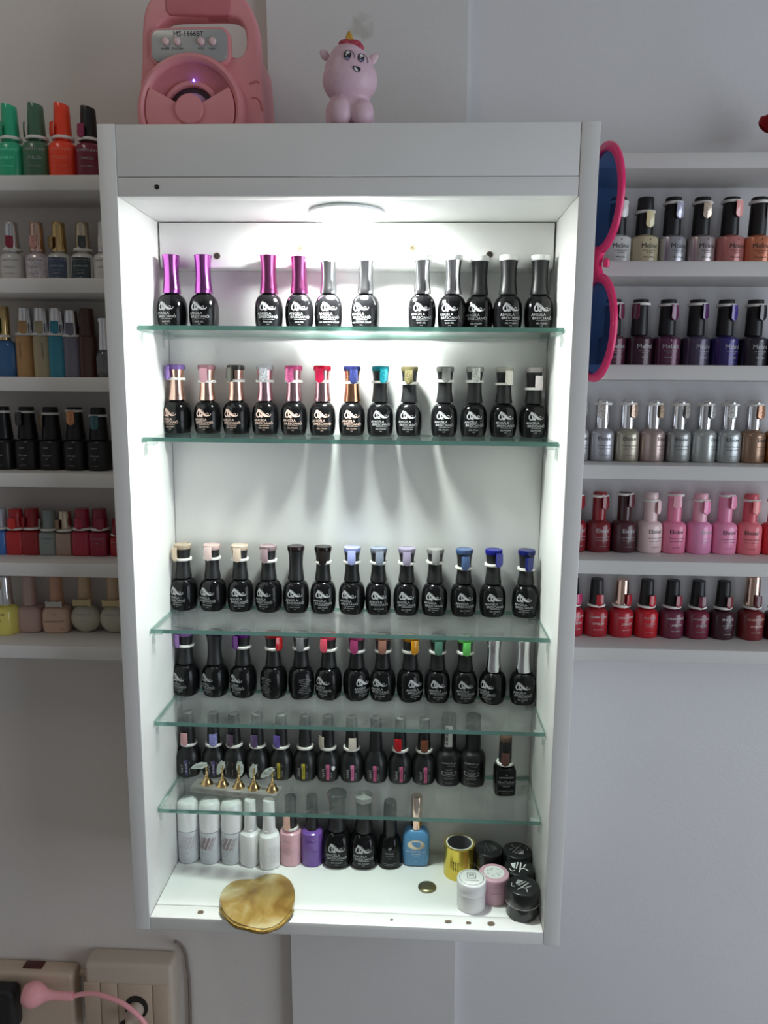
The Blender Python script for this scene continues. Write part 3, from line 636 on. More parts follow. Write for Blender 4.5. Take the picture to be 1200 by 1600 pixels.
def sticker_me(K): 
    V = [(-2.3 + 4.4 * i / 3, 5 + 23 * j / 8) for j in range(9) for i in range(4)]; Fc = [(j * 4 + i, j * 4 + i + 1, j * 4 + i + 5, j * 4 + i + 4) for j in range(8) for i in range(3)]
    return Print().add((V, Fc)).mesh('sticker', wrapper(K['body'], K['n'], off=.16))
for px, rot0, sc_, nc, gl, cn, az in row5:
    Y = YR - .0005; rot = d0(0 if rot0 is None else rot0 * .5 + 6)
    nm = NL('r5' + cn, *nc, gl, 1.2) if nc else None
    sname = {70: 'purple', 30: 'dark', 165: 'yellow', 170: 'yellow'}.get(sc_[0], 'pink')
    lb = f'slim matte black bottle with {cn} nail swatch and {sname} sticker' if nc else f'slim matte black bottle with {sname} sticker and no coloured swatch'
    b = bottle('navi', (X(px, 1195, Y), Y, SH[4]), lb, G5, GB5, CHK, rot, 1.0, 'navi', M_INKS, nail=(nm, d0(az), 47.5, 66) if nc else None, ring=47 if (nc or px < 480) else None, disc=CLR)
    st_ = link('sticker', cached(('stick',), lambda: sticker_me(KT['navi'])), P('sticker_%d' % sc_[0], *sc_, 1.1), b)
    link('sticker_text', cached(('stt',), lambda: Print().text('GEL POLISH', 2.6, -.2, 16.5, rot=PI / 2, bold=.02).mesh('t', wrapper(KT['navi']['body'], 2.2, off=.32))), M_INKW if sname == 'purple' else M_INKK, st_)
    if px == 512.6: link('round_sticker', cached(('rst',), lambda: Print().add(blob(ellipse(7.6, 22, 2.6, 3.2, 20))).mesh('t', wrapper(KT['navi']['body'], 2.2, off=.3))), M_INKW, b)
for px, lb, bar in ((700, 'large matte black bottle with barcode label on its cap on fifth glass shelf', True), (738, 'large matte black bottle with plain cap beside the barcode-labelled one', False)):
    Y = YR - .001
    b = bottle('scroll', (X(px, 1200, Y), Y, SH[4]), lb, 'large matte black bottles on the fifth glass shelf', GB5, CHK, d0(2 if bar else -8), .975, 'scroll', M_INKS)
    if bar:
        V = [(-6.5 + 11 * i / 5, 58 + 32 * j / 2) for j in range(3) for i in range(6)]; Fc = [(j * 6 + i, j * 6 + i + 1, j * 6 + i + 7, j * 6 + i + 6) for j in range(2) for i in range(5)]
        lbp = link('barcode_label', Print().add((V, Fc)).mesh('bl', wrapper(KT['scroll']['cap'], off=.25)), mat('label_paper', (.6, .6, .58, 1), .6), b)
        q = Print()
        for i in range(22): q.add(stroke([(-5.6, 61 + i * 1.2), (-1.6, 61 + i * 1.2)], random.choice((.35, .6, .8))))
        link('barcode', q.mesh('bars', wrapper(KT['scroll']['cap'], off=.45)), M_INKK, lbp)
pgc = onZ(789, 1244, SH[4])
bottle('gelcolor', (pgc.x, pgc.y + .013, SH[4]), 'glossy black square bottle with brown nail swatch standing forward on the glass', 'single bottles', GB, MB, d0(4), 1.02, 'gelcolor', M_INKS,
       nail=(NL('browngc', 92, 58, 52), d0(-4), 42, 60), ring=42, disc=glass_mat('cap_top_gc', C(120, 90, 75), film=.5, filmcol=C(120, 95, 80)))

# ---- cabinet floor bottles
G6 = 'bottles on the cabinet floor'
WB = mat('gloss_white', (.80, .80, .80, 1), .25, coat=.3); WM = mat('satin_white', (.60, .62, .64, 1), .35)
def stripes_me(K):
    q = Print()
    for x0, wd in ((-13, .8), (-10.6, 1.0), (-6.6, 4.6), (-.8, 3.6), (3.4, 1.0), (5.6, 1.0), (8.0, .7)):
        q.add(stroke([(x0 + 7.5 * t_ / 6, 22.5 + 19 * t_ / 6) for t_ in range(7)], wd))
    return q.mesh('stripes', wrapper(K['body'], 2, off=.2))
for px, lb, sc_, rt in ((295.5, 'white cylindrical bottle with faint grey stripes beside the cabinet wall', (190, 184, 186), 6), (329.5, 'white cylindrical bottle with mauve stripes between two similar ones', (150, 128, 130), -14), (363, 'white cylindrical bottle with mauve stripes beside the narrow white bottles', (155, 138, 142), -16)):
    Y = .1245
    b = bottle('spray', (X(px, 1320, Y), Y, ZF), lb, G6, WM, WB, d0(rt), 1.0, 'spray', M_INKG)
    link('stripes', cached(('stripes',), lambda: stripes_me(KT['spray'])), P('stripe_%d' % int(px), *sc_, 1.0), b)
for px, Y, rt, lb in ((392, .120, 60, 'narrow white bottle with white cap next to the striped cylinders'), (421, .116, 22, 'narrow white bottle with instruction print next to the pink bottle')):
    bottle('doser', (X(px, 1325, Y), Y, ZF), lb, G6, WB, WB, d0(rt), .97 if px < 400 else 1.0, 'doser', M_INKG)
PKB = P('polish_pink', 225, 175, 185, .95, rough=.2, coat=.4); PUB = P('polish_purple', 120, 82, 165, .95, rough=.2, coat=.4)
bottle('tall', (X(454.7, 1325, .126), .126, ZF), 'pale pink bottle with black cap and peach nail swatch on cabinet floor', G6, PKB, CHK, d0(-8), .97, 'tall', M_INKG, nail=(NL('peach', 235, 180, 165), d0(-20), 55, 77), ring=55)
bottle('tall', (X(488, 1325, .127), .127, ZF), 'purple bottle with plain black cap on cabinet floor', G6, PUB, CHK, d0(4), .98, 'tall', mat('print_violet', (.05, .03, .09, 1), .5))
bottle('bresciano', (X(526.6, 1325, .128), .128, ZF), 'large black bottle with plain black cap next to the purple bottle', G6, GB, CHK, d0(2), 1.17, 'bresciano', M_INKS, disc=CHK)
bottle('bresciano', (X(568, 1325, .128), .128, ZF), 'large black bottle with clear domed cap top on cabinet floor', G6, GB, CHK, d0(2), 1.14, 'bresciano', M_INKS, disc=CLR)
bottle('bell', (X(609, 1325, .130), .130, ZF), 'black bell-shaped bottle next to the light blue bottle', G6, GB, GB5, d0(2), 1.0, 'bell', M_INKS)
BLU = P('polish_lightblue', 92, 150, 198, 1.0, rough=.3, coat=.3)
bb = bottle('flagon', (X(650, 1320, .134), .134, ZF), 'light blue flat bottle with tall gold cap and silver oval label', G6, BLU, RGD, d0(0), 1.03, 'blue', M_INKW)
link('oval_label', Print().add(blob([(x, z) for x, z in ellipse(0, 33, 10.5, 6.6, 30)])).mesh('ov', wrapper(KT['flagon']['body'], 4, 1, .66, off=.2)), CHM, bb)
link('oval_rim', Print().add(stroke(ellipse(0, 33, 10.8, 6.9, 34), 1.0, True)).mesh('ovr', wrapper(KT['flagon']['body'], 4, 1, .66, off=.3)), M_INKS, bb)
link('oval_monogram', Print().text('ll', 6, 1.6, 33, shear=.4).mesh('mono', wrapper(KT['flagon']['body'], 4, 1, .66, off=.34)), M_INKG, bb)

# ---- speaker-side wall shelves
YB = .161
def S(name, r, g_, b, k=1.75, rough=.25, coat=.35, metal=0.0, gl=0.0):
    y_ = .3 * r + .59 * g_ + .11 * b; r, g_, b = [v + (y_ - v) * .12 for v in (r, g_, b)]
    return mat('enamel_' + name, C(r, g_, b, k), rough, metal, coat, glitter=gl)
GL1 = 'bottles on the top speaker-side shelf'
Y1 = .113
for px, c, cn, nailc, az, sw, s, rt in ((19, (30, 140, 100), 'mint green', (30, 130, 95), -34, 'ml', 1.02, 8), (60, (52, 88, 62), 'forest green', (40, 70, 48), -62, 'fg', 1.03, 10), (100.5, (205, 48, 22), 'bright orange red', (200, 45, 20), -44, 'or', 1.03, 8), (141, (92, 20, 38), 'dark wine red', (120, 25, 65), -22, 'wn', .985, 8)):
    bm_ = S(cn, *c); cp = bm_ if cn != 'dark wine red' else CHK
    bottle('charm', (X(px, 250, Y1), Y1, LZ[0]), f'{cn} gel polish bottle with matching nail swatch on top speaker-side shelf', GL1, bm_, cp, d0(rt), s, 'charm', mat('print_pale_' + sw, C(*[min(255, v + 70) for v in c], 1.5), .5) if cn in ('mint green', 'bright orange red') else M_INKS,
           nail=(S(cn + ' swatch', *nailc), d0(az), 46, 62), ring=45.5)
GL2 = 'bottles on the second speaker-side shelf'
WHT = S('milky white', 150, 148, 146, 2.0); 
l2 = [(21, 'gem2', WHT, CHR, (110, 30, 45), 0, 'milky white bottle with silver cap and wine nail swatch', 0), (60, 'l', S('pearl glitter', 150, 142, 146, 2.0, gl=.25), RGD, (165, 120, 110), .3, 'pearl glitter bottle with rose-gold cap on second speaker-side shelf', -10),
      (94, 'lab', S('milk grey', 145, 145, 142, 2.0), GLD, (120, 100, 60), .3, 'milk grey bottle with blue label and gold cap', -46), (131, 'lab', WHT, CHM, (45, 50, 48), 0, 'milky bottle with dark label, champagne cap and charcoal nail swatch', 6), (166, 'l', WHT, WB, (170, 165, 160), 0, 'milky bottle with white cap half hidden behind the cabinet side', -10)]
for i, (px, kd, bm_, cp, nc, gl, lb, az) in enumerate(l2):
    Yv = .140
    b = bottle('charmflat', (X(px, 410, Yv), Yv, LZ[1]), lb, GL2, bm_, cp, d0(6), .90, None if kd == 'lab' else 'charm', M_INKG, nail=(NL('l2%d' % i, *nc, gl, 1.8), d0(az + 12), 64, 47), ring=46 if i in (0, 3) else None)
    if kd == 'lab':
        V = [(-14 + 28 * a / 8, 6 + 28 * j / 3) for j in range(4) for a in range(9)]; Fc = [(j * 9 + a, j * 9 + a + 1, j * 9 + a + 10, j * 9 + a + 9) for j in range(3) for a in range(8)]
        lp = link('paper_label', Print().add((V, Fc)).mesh('lab', wrapper(KT['charm']['body'], 2.3, off=.2)), S('label_blue', 48, 60, 80) if i == 2 else S('label_teal', 34, 46, 48), b)
        link('lettering', cached(('plabel',), lambda: print_label().mesh('lt', wrapper(KT['charm']['body'], 2.3, off=.4))), M_INKS, lp)
GL3 = 'bottles on the third speaker-side shelf'
Yv = .150
b = bottle('flagon', (X(10, 565, Yv), Yv, LZ[2]), 'cobalt blue flat bottle with gold cap and sea-green swatch', GL3, S('cobalt', 40, 84, 130), GLD, 0, .93, None, None, nail=(S('seagreen', 70, 120, 105), d0(-30), 60, 84), ring=58)
l3 = [(42, (150, 112, 66), 'tan', CHR, 1.0), (67, (140, 128, 100), 'cream beige', CHR, 1.0), (91, (28, 108, 130), 'teal blue', CHR, 1.0), (114, (88, 86, 100), 'slate lavender', CHR, .97), (138, (62, 32, 26), 'dark brown', None, 1.0)]
for px, c, cn, cp, s in l3:
    bm_ = S('slim ' + cn, *c)
    bottle('slim', (X(px, 545, Yv), Yv, LZ[2]), f'slim tall {cn} bottle ' + ('with silver cap and matching swatch' if cp else 'with a matching brown cap'), GL3, bm_, cp or bm_, d0(-14 if cn == 'tan' else 24), s * .98, 'slim' if cn in ('tan', 'cream beige') else None, M_INKK,
           nail=(bm_, d0(12), 58, 75) if cp else None, ring=57.6 if cp else None)
bottle('gem', (X(165, 560, .135), .135, LZ[2]), 'small faceted smoky glass bottle with silver cap beside the cabinet', GL3, mat('smoke_glass', (.12, .12, .13, 1), .1, metal=.4, coat=.6), CHR, 0, .98, None, None)
GL4 = 'cat eye gel bottles on the fourth speaker-side shelf'
for px, c, cn, az, zr in ((8, (100, 30, 40), 'wine red', -34, 79), (46, (38, 34, 34), 'smoky black', -20, 79), (83, (128, 105, 80), 'bronze', -48, 77), (120.5, (165, 110, 70), 'copper orange', 0, 81), (157, (42, 78, 82), 'deep teal', 0, 75)):
    bottle('cateye', (X(px, 715, .145), .145, LZ[3]), f'black cone-capped bottle with {cn} cat eye nail swatch', GL4, GB5, GB5, d0(-3), .98, 'cateye', M_INKS, nail=(NL('l4' + cn, *c, .25, 1.7), d0(az), zr, zr - 19), ring=zr)
GL5 = 'short square bottles on the fifth speaker-side shelf'
for px, c, cn, capm, nc, az, s in ((2, (52, 100, 170), 'sky blue', S('cap milk', 150, 155, 165), (20, 90, 160), -30, 1), (28, (165, 28, 34), 'scarlet', None, (190, 40, 35), 0, 1), (53, (130, 16, 22), 'deep red', None, (140, 16, 22), -42, 1.02), (79, (110, 120, 116), 'grey green', None, (140, 140, 135), -56, .98), (104, (140, 118, 105), 'champagne', CHM, (120, 92, 72), -34, .97), (131, (140, 26, 46), 'crimson', None, (140, 26, 46), 0, 1.03), (158, (120, 16, 38), 'dark crimson', None, (120, 16, 38), 20, 1.03), (186, (135, 20, 28), 'small ruby', None, (110, 14, 22), 0, .82)):
    bm_ = S('block ' + cn, *c, metal=.5 if cn == 'champagne' else 0.0)
    bottle('block', (X(px, 850, .150), .150, LZ[4]), f'short square {cn} bottle with matching nail swatch on fifth speaker-side shelf', GL5, bm_, capm or bm_, d0(0), s, 'block' if cn in ('grey green', 'small ruby', 'dark crimson') else None, M_INKK if cn == 'grey green' else M_INKS, nail=(S('bn ' + cn, *nc), d0(az), 36.6, 52), ring=36.4)
GL6 = 'bottles on the lowest speaker-side shelf'
bottle('charmflat', (X(11, 970, .146), .146, LZ[5]), 'lemon yellow bottle with silver cap and yellow nail swatch', GL6, S('lemon', 190, 178, 80), CHR, d0(-20), .98, 'yellow', M_INKK, nail=(S('lemon swatch', 175, 160, 50), d0(-36), 80, 64))
bottle('cushion', (X(49, 970, .158), .158, LZ[5]), 'dusty pink cushion-shaped bottle with pink cap', GL6, S('dusty pink', 158, 130, 122), S('dusty pink', 0, 0, 0), 0, 1.03, None, None)
b = bottle('cushion', (X(91, 970, .158), .158, LZ[5]), 'peach bottle with white bow band at its neck', GL6, S('peach', 175, 142, 122), S('peach cap', 165, 120, 96), d0(4), 1.03, 'cushion', M_INKK)
def bow(b, m):
    pts = [(-11, 0), (-11.6, 9), (-6, 8), (0, 8.6), (6, 8), (11, 9.6), (11.4, 0), (5, 1), (-5, 1)]
    V = []; 
    o = link('bow_band', plate_me('bow', [[(x * .001, z * .001) for x, z in pts]], .0016, .0004), m, b, (0, -.0125, .0365)); return o
bow(b, S('bow white', 160, 158, 152))
for px, lb in ((135, 'round flat cream flask with bow band beside the peach bottle'), (180, 'round flat cream flask half hidden by the cabinet side')):
    b = bottle('flask', (X(px, 970, .158), .158, LZ[5]), lb, GL6, S('cream flask', 150, 146, 128), S('cream cap', 158, 130, 100), d0(3), 1.12, 'flask', M_INKG)
    bow(b, S('bow cream', 165, 145, 100))

# ---- sunglasses-side wall shelves
GR2 = 'Meline bottles on the second sunglasses-side shelf'.replace('Meline ', 'shiny ')
for px, c, cn, nm, nc, gl, az, zr, rt, mt in ((963, (165, 165, 162), 'white', 'White Fox', (170, 170, 168), 0, 20, 80, 6, 0), (1005, (160, 150, 118), 'cream', 'Pearly White', (175, 165, 130), 0, 14, 68, 12, 0), (1048, (140, 140, 145), 'silver', 'Silver Chrome', (150, 150, 165), .3, 22, 79, 18, .6), (1093, (150, 138, 138), 'rosy silver', "Diana's Light", (165, 150, 135), .3, 10, 79, 14, .6),
                                          (1138, (160, 95, 92), 'dusty rose', 'Pearl of Venus', (190, 130, 125), 0, 26, 81, 18, .2), (1181, (175, 100, 70), 'copper orange', 'Champagne R.', (190, 100, 70), 0, 56, 80, 0, .3)):
    bottle('meline', (X(px, 385, .150), .150, RZ[1]), f'{cn} bottle with black cap and matching hanging swatch on second rose-side shelf', GR2, S('m ' + cn, *c, metal=mt), CHK, d0(rt), .985, 'meline', M_INKK, nail=(NL('m ' + cn, *nc, gl, 1.9), d0(az), zr, zr - 20), ring=zr, arg=nm)
GR3 = 'dark bottles on the third sunglasses-side shelf'
for px, c, cn, nm, nc, az, zr, rt in ((955, (72, 30, 46), 'berry', 'Ruby Plum', (80, 34, 52), 40, 80, 14), (997, (50, 22, 34), 'dark maroon', 'Saracen', (72, 26, 42), -40, 80, 14), (1040, (76, 34, 58), 'plum shimmer', 'Valentine Plum', (78, 28, 60), 24, 79, 4), (1085, (60, 52, 74), 'smoky indigo', 'Indigo Sun', (62, 34, 72), 34, 80, 22), (1130, (42, 34, 92), 'ink blue', 'Blue Aura', (60, 44, 110), 30, 79, 20), (1175, (34, 32, 40), 'charcoal', 'Halloween', (24, 22, 26), 24, 79, 14), (1219, (22, 20, 24), 'pitch black', 'Night', (22, 20, 24), 0, 79, 10)):
    bottle('meline', (X(px, 545, .150), .150, RZ[2]), f'{cn} bottle with black cap on third rose-side shelf', GR3, S('m3 ' + cn, *c, metal=.25), CHK, d0(rt), .97, 'meline', M_INKS, nail=(NL('m3 ' + cn, *nc, 0, 1.9), d0(az), zr, zr - 20), ring=zr, arg=nm)
GR4 = 'metallic bottles on the fourth sunglasses-side shelf'
for px, c, cn, nc, az, rt in ((900, (150, 150, 150), 'pale steel', (150, 145, 140), 30, 20), (939, (140, 140, 145), 'bright silver', (150, 142, 138), -20, 6), (978, (140, 134, 118), 'champagne silver', (130, 110, 95), 30, 4), (1018, (150, 130, 126), 'pinkish silver', (150, 130, 110), 46, 44), (1058, (128, 130, 128), 'gunmetal silver', (140, 135, 128), 42, 6), (1098, (150, 154, 152), 'white silver', (135, 135, 132), 36, 50), (1136, (140, 145, 145), 'cool silver', (165, 165, 160), -4, 8), (1174, (130, 102, 82), 'bronze', (135, 95, 70), 24, 36), (1213, (140, 82, 40), 'copper', (140, 80, 40), 0, 20)):
    bottle('eloise', (X(px, 695, .155), .155, RZ[3]), f'{cn} metallic bottle with silver cap and glitter swatch', GR4, S('e ' + cn, *c, metal=.65, rough=.32, gl=.08), CHR, d0(rt), .99, 'eloise', M_INKK, nail=(NL('e ' + cn, *nc, .5, 1.9), d0(az), 75, 57), ring=75.5)
GR5 = 'coloured bottles on the fifth sunglasses-side shelf'
for px, c, cn, nc, az, rt, zr, cc, ik in ((896, (120, 22, 30), 'crimson red', (120, 22, 30), 40, 20, 76, None, 0), (934, (100, 20, 28), 'garnet red', (105, 22, 28), 30, 12, 76, (120, 22, 30), 0), (973, (62, 24, 32), 'blackish maroon', (72, 18, 26), 34, 16, 79, (52, 22, 26), 0), (1014, (195, 168, 168), 'blush white', (195, 168, 168), 50, 16, 71, None, 1), (1051, (200, 105, 135), 'rose pink', (215, 135, 150), -2, 2, 79, None, 1),
                                            (1091, (198, 120, 160), 'orchid pink', (200, 110, 150), 24, 26, 72, (205, 150, 165), 0), (1130, (205, 120, 155), 'candy pink', (205, 120, 150), 34, 10, 79, None, 1), (1169, (205, 100, 110), 'coral pink', (215, 110, 110), 14, -6, 73, (190, 75, 85), 1), (1208, (190, 40, 48), 'cherry red', (190, 40, 48), 0, 6, 73, None, 0)):
    bm_ = S('e5 ' + cn, *c, k=1.6)
    bottle('eloise', (X(px, 838, .155), .155, RZ[4]), f'{cn} bottle with {cn} cap and swatch below the silver bottles', GR5, bm_, S('e5c ' + cn, *cc, k=1.6) if cc else bm_, d0(rt), .985, 'eloise', M_INKK if ik else M_INKS, nail=(S('e5n ' + cn, *nc), d0(az), zr, zr - 18), ring=zr)
GR6 = 'red bottles on the lowest sunglasses-side shelf'
for px, c, cn, capm, nc, az, rt, pr, ik in ((892, (150, 24, 40), 'raspberry', CHK, (160, 40, 80), 40, 20, 'charm', M_INKW), (930, (140, 22, 32), 'ruby red', CHK, (145, 26, 32), 8, 4, 'charm', M_INKW), (969, (150, 20, 32), 'rose-gold capped red', RGD, (150, 22, 34), 40, 20, 'charm', M_INKW), (1008, (160, 18, 28), 'vivid red', CHK, (155, 26, 34), 22, 6, 'magik', M_INKS), (1048, (88, 28, 48), 'mulberry', CHK, (120, 30, 48), 26, 10, 'charm', M_INKW),
                                        (1087.5, (95, 24, 44), 'wine', CHK, (90, 26, 42), 8, 8, 'charm', M_INKS), (1127, (48, 18, 28), 'black cherry', CHK, (100, 24, 28), 22, 12, 'magik', M_INKW), (1172, (96, 22, 26), 'brick red gold-capped', RGD, (72, 16, 22), 12, 8, 'charm', M_INKR), (1213, (50, 12, 20), 'very dark red', CHK, (60, 14, 20), 0, 8, 'charm', M_INKW)):
    bottle('charmflat', (X(px, 970, .150), .150, RZ[5]), f'{cn} bottle with matching nail swatch on lowest rose-side shelf', GR6, S('c6 ' + cn, *c), capm, d0(rt), .93 if 'gold-capped' not in cn or 'rose' in cn else .97, pr, ik, nail=(S('c6n ' + cn, *nc), d0(az), 46, 63), ring=45.6, capz=1.12 if cn.startswith('brick') else 1)

# ------------------------------------------------------------------ nail practice stand on the fifth glass shelf
A = onZ(297, 1238, SH[4]); B_ = onZ(431, 1252, SH[4]); L_ = (B_ - A).length; ang = math.atan2(B_.y - A.y, B_.x - A.x)
stand = thing('nail_practice_stand', 'clear acrylic bar carrying five gold bells with leaf-shaped glitter nail tips', 'nail stand', A, ang)
M_ACR = glass_mat('acrylic_bar', (.80, .80, .78, 1), film=.28, filmcol=(.55, .53, .5, 1))
bm = bmesh.new(); box_bm(bm, 0, L_, 0, .026, 0, .0075, .0006); link('acrylic_bar', finish(bm, 'bar'), M_ACR, stand)
M_LEAF = mat('leaf_nail', (.84, .90, .85, 1), .15, coat=.5, var=.15, vscale=400, bump=.5, bscale=350)
def leaf_me():
    bm = bmesh.new(); n = 10; rows = []
    for i in range(n + 1):
        t = i / n; hw = .0052 * math.sin(PI * min(1, t * .86 + .12)) ** .8 if t < 1 else .0002
        rows.append([bm.verts.new((u * hw, -.0012 * (1 - u * u) - .0012 * math.sin(t * 5 * PI) * .4, -t * .022)) for u in (-1, -.5, 0, .5, 1)])
    for a, b in zip(rows, rows[1:]):
        for j in range(4): bm.faces.new((a[j], a[j + 1], b[j + 1], b[j]))
    r = bmesh.ops.solidify(bm, geom=bm.faces[:], thickness=.0008)
    return finish(bm, 'leaf', ang=30)
leafm = leaf_me()
bell_ = lathe_me('bell', [(0, 0), (6.4, 0), (6.6, .6), (6.2, 1.4), (5.2, 2.4), (4.6, 4.4), (3.6, 7), (2.2, 8.6), (1.6, 9.4), (2.2, 10.4), (2.2, 11.2), (1.2, 12.4), (1.0, 13.4), (1.5, 14.2), (1.0, 15), (.9, 20), (1.3, 20.6), (1.3, 22), (0, 22.4)], 20)
for px, az, til, hh in ((311, 0, 62, .006), (338, 0, 22, .012), (365.5, 0, 4, .014), (391, 0, 16, .012), (422, 0, 42, .009)):
    f = (px - 297) / (431 - 297); xl = L_ * (f * .93 + .01) + .006
    bl = link('gold_bell', bell_, GLD, stand, (xl, .013, .0075)); bl.scale = (1.28, 1.28, 1.1)
    lf = link('leaf_nail_tip', leafm, M_LEAF, bl, (.002, -.001, .0215 + hh)); lf.rotation_euler = (d0(12), d0(til), d0(az)); lf.scale = (.8, 1.0, 1.12)
    link('nail_peg', tube_me('peg', [(0, 0, .020), (.001, 0, .0215 + hh * .75)], .0009, 8), GLD, bl)

# ------------------------------------------------------------------ tape roll, jars, button, heart
def fl(px, py, h): return onZ(px, py, ZF + h)
c = fl(718, 1316, .046)
roll = thing('nail_form_roll', 'gold foil roll of nail forms standing on end, hollow grey core', 'roll', (c.x, c.y, ZF))
rr = .0213
link('gold_foil', lathe_me('foil', [(rr * 1000 - 2.5, 0), (rr * 1000, 0), (rr * 1000, 45.6), (rr * 1000 - 2.5, 45.6), (rr * 1000 - 2.5, 0)], 40), mat('gold_foil', (.72, .56, .10, 1), .22, metal=.85, var=.1), roll)
link('paper_core', lathe_me('core', [(rr * 1000 - 2.6, .4), (rr * 1000 - 2.6, 46.2), (rr * 1000 - 4.4, 46.2), (rr * 1000 - 4.4, .4), (rr * 1000 - 2.6, .4)], 36), mat('paper_core', (.68, .66, .6, 1), .7), roll)
link('core_lining', lathe_me('lin', [(rr * 1000 - 4.5, .6), (rr * 1000 - 4.5, 45.8), (rr * 1000 - 4.9, 45.8), (rr * 1000 - 4.9, .6), (rr * 1000 - 4.5, .6)], 32), mat('core_grey', (.16, .16, .17, 1), .6), roll)
q = Print()
for i in range(3): q.text('NAIL FORM', 2.6, -9 + i * 3.2, 22, rot=PI / 2, bold=.04)
link('lettering', q.mesh('t', lambda x, z: ((rr * 1000 + .2) * math.sin(x / 21) * .001, -(rr * 1000 + .2) * math.cos(x / 21) * .001, z * .001)), M_INKK, roll)

def jar(lid_px, lid_py, h, r, body_m, lid_m, label, topprint=None, topm=None, seam=None, split=.5, grp='cosmetic jars in the cabinet corner', rot=0):
    c = fl(lid_px, lid_py, h); t = thing('cosmetic_jar', label, 'jar', (c.x, c.y, ZF), d0(rot), grp)
    R = r * 1000; H = h * 1000; zs = H * split
    link('jar_body', lathe_me('jb', [(0, 0), (R * .9, 0), (R * .97, 1), (R * .97, zs - .2), (R * .85, zs), (0, zs)], 36), body_m, t)
    link('lid', lathe_me('jl', [(0, zs + .3), (R * .98, zs + .3), (R, zs + 1), (R, H - 2), (R * .97, H - .7), (R * .92, H), (0, H)], 36), lid_m, t)
    if seam: link('seam_ring', lathe_me('jr', [(R * .90, zs - .5), (R * .995, zs - .5), (R * .995, zs + .25), (R * .90, zs + .25), (R * .90, zs - .5)], 36), seam, t)
    if topprint: link('lid_print', topprint.mesh('lp', lambda x, z: (x * .001, z * .001, h + .0003)), topm, t)
    return t
def mono_print():
    P_ = Print(); P_.add(stroke(ellipse(0, 0, 15.8, 15.8, 48), .6, True)); P_.add(stroke([(-5.4, -2), (5.4, -2), (5.4, 8.8), (-5.4, 8.8)], .9, True)); P_.text('M', 9, 0, 3.4).text('MONAMOUR', 3, 0, -6.6); return P_
def nail_logo():
    P_ = Print(); P_.add(stroke(sm2([(-12, 8), (-6, 3), (-1, 7), (0, 13)], 4), 1.4)); P_.add(stroke([(-3, -9), (-1, 6)], 2)); P_.add(stroke([(1, -9), (4, 5)], 1.6)); P_.add(stroke([(-9, -6), (-6, 1)], 1.6))
    P_.add(blob([(4, -8), (11, -5), (9, 3), (6, 5)])); P_.add(stroke(sm2([(6, 9), (10, 11), (13, 6)], 4), 1.3)); return P_
JB = mat('jar_black', (.012, .013, .013, 1), .28, coat=.2); JG = mat('jar_dark_glass', (.02, .022, .02, 1), .15, coat=.4)
WJ = mat('jar_frosted_white', (.72, .71, .70, 1), .4); WL = mat('jar_lid_white', (.80, .80, .79, 1), .35)
PJ = P('jar_pink', 222, 178, 192, .95, rough=.35); PL_ = P('jar_lid_pink', 218, 172, 188, .95, rough=.35)
jar(737, 1371, .040, .0192, WJ, WL, 'white frosted jar with square M monogram on its lid', mono_print(), M_INKK, None, .56)
pj = Print().add(blob(ellipse(0, 0, 13.6, 13.6, 36)))
o = jar(772, 1363, .036, .0203, PJ, PL_, 'pink jar with white floral sticker on its lid', pj, WL, None, .5)
q = Print()
for i in range(7): q.add(blob([(x, z) for x, z in ellipse(9 * math.cos(i * .9), 8 * math.sin(i * .9), 1.6, .9, 8)]))
q.text('ME', 3.4, -4, 4, rot=.6).text('GEL', 3, 4, -3, rot=.3)
link('sticker_print', q.mesh('sp', lambda x, z: (x * .001, z * .001, .0366)), M_INKG, o)
jar(764, 1325, .040, .0196, JG, JB, 'black jar with faint lid print between gold roll and corner', nail_logo(), mat('print_dim', (.05, .05, .052, 1), .5), M_INKS, .45, rot=20)
jar(808, 1328, .040, .0200, JG, JB, 'black jar in the back corner with grey lid print', nail_logo(), M_INKG, None, .45, rot=-30)
jar(811, 1354, .036, .0200, JG, JB, 'black jar with white lid print between two other black jars', nail_logo(), M_INKW, None, .45, rot=175)
jar(817, 1383, .038, .0215, JG, JB, 'black jar with silver seam ring in front of the other black jars', nail_logo(), M_INKS, M_INKW, .46, rot=140)
c = fl(667.5, 1384, .003)
bt = lathe_me('btn', [(0, 0), (10.6, 0), (12, .8), (12.2, 1.8), (11.2, 2.8), (8, 3.6), (0, 4)], 32, sx=1.02, sy=.98)
tag(link('gold_disc', bt, mat('antique_gold', (.30, .27, .15, 1), .28, metal=.85, var=.35, vscale=120), loc=(c.x, c.y, ZF)), 'small domed antique gold disc lying on the cabinet floor', 'disc')

hp = [(625, 506), (655, 491), (690, 479), (735, 474), (780, 482), (820, 508), (843, 548), (851, 592), (846, 628), (832, 664), (806, 704), (772, 738), (735, 762), (700, 774), (670, 776), (620, 772), (565, 758), (515, 737), (480, 708), (455, 676), (440, 640), (436, 608), (446, 576), (468, 546), (500, 522), (540, 509), (585, 505)]
HH = .0075
pts = [onZ(220 + x * .28333, 1230 + y * .28333, ZF + HH + .0004) for x, y in hp]
hc = sum(pts, Vector()) / len(pts)
heart = thing('heart_palette', 'heart-shaped amber agate-look resin palette with rough gilded edge at cabinet front', 'palette', (hc.x, hc.y, ZF))
lp = sm2([(p.x - hc.x, p.y - hc.y) for p in pts] + [(pts[0].x - hc.x, pts[0].y - hc.y)], 3)[:-1]
hm = plate_me('heart', [lp], HH, .001)
for v in hm.vertices: x, y, z = v.co; v.co = (x, z, HH - y + .0004)
mh = bpy.data.materials.new('amber_resin'); mh.use_nodes = True
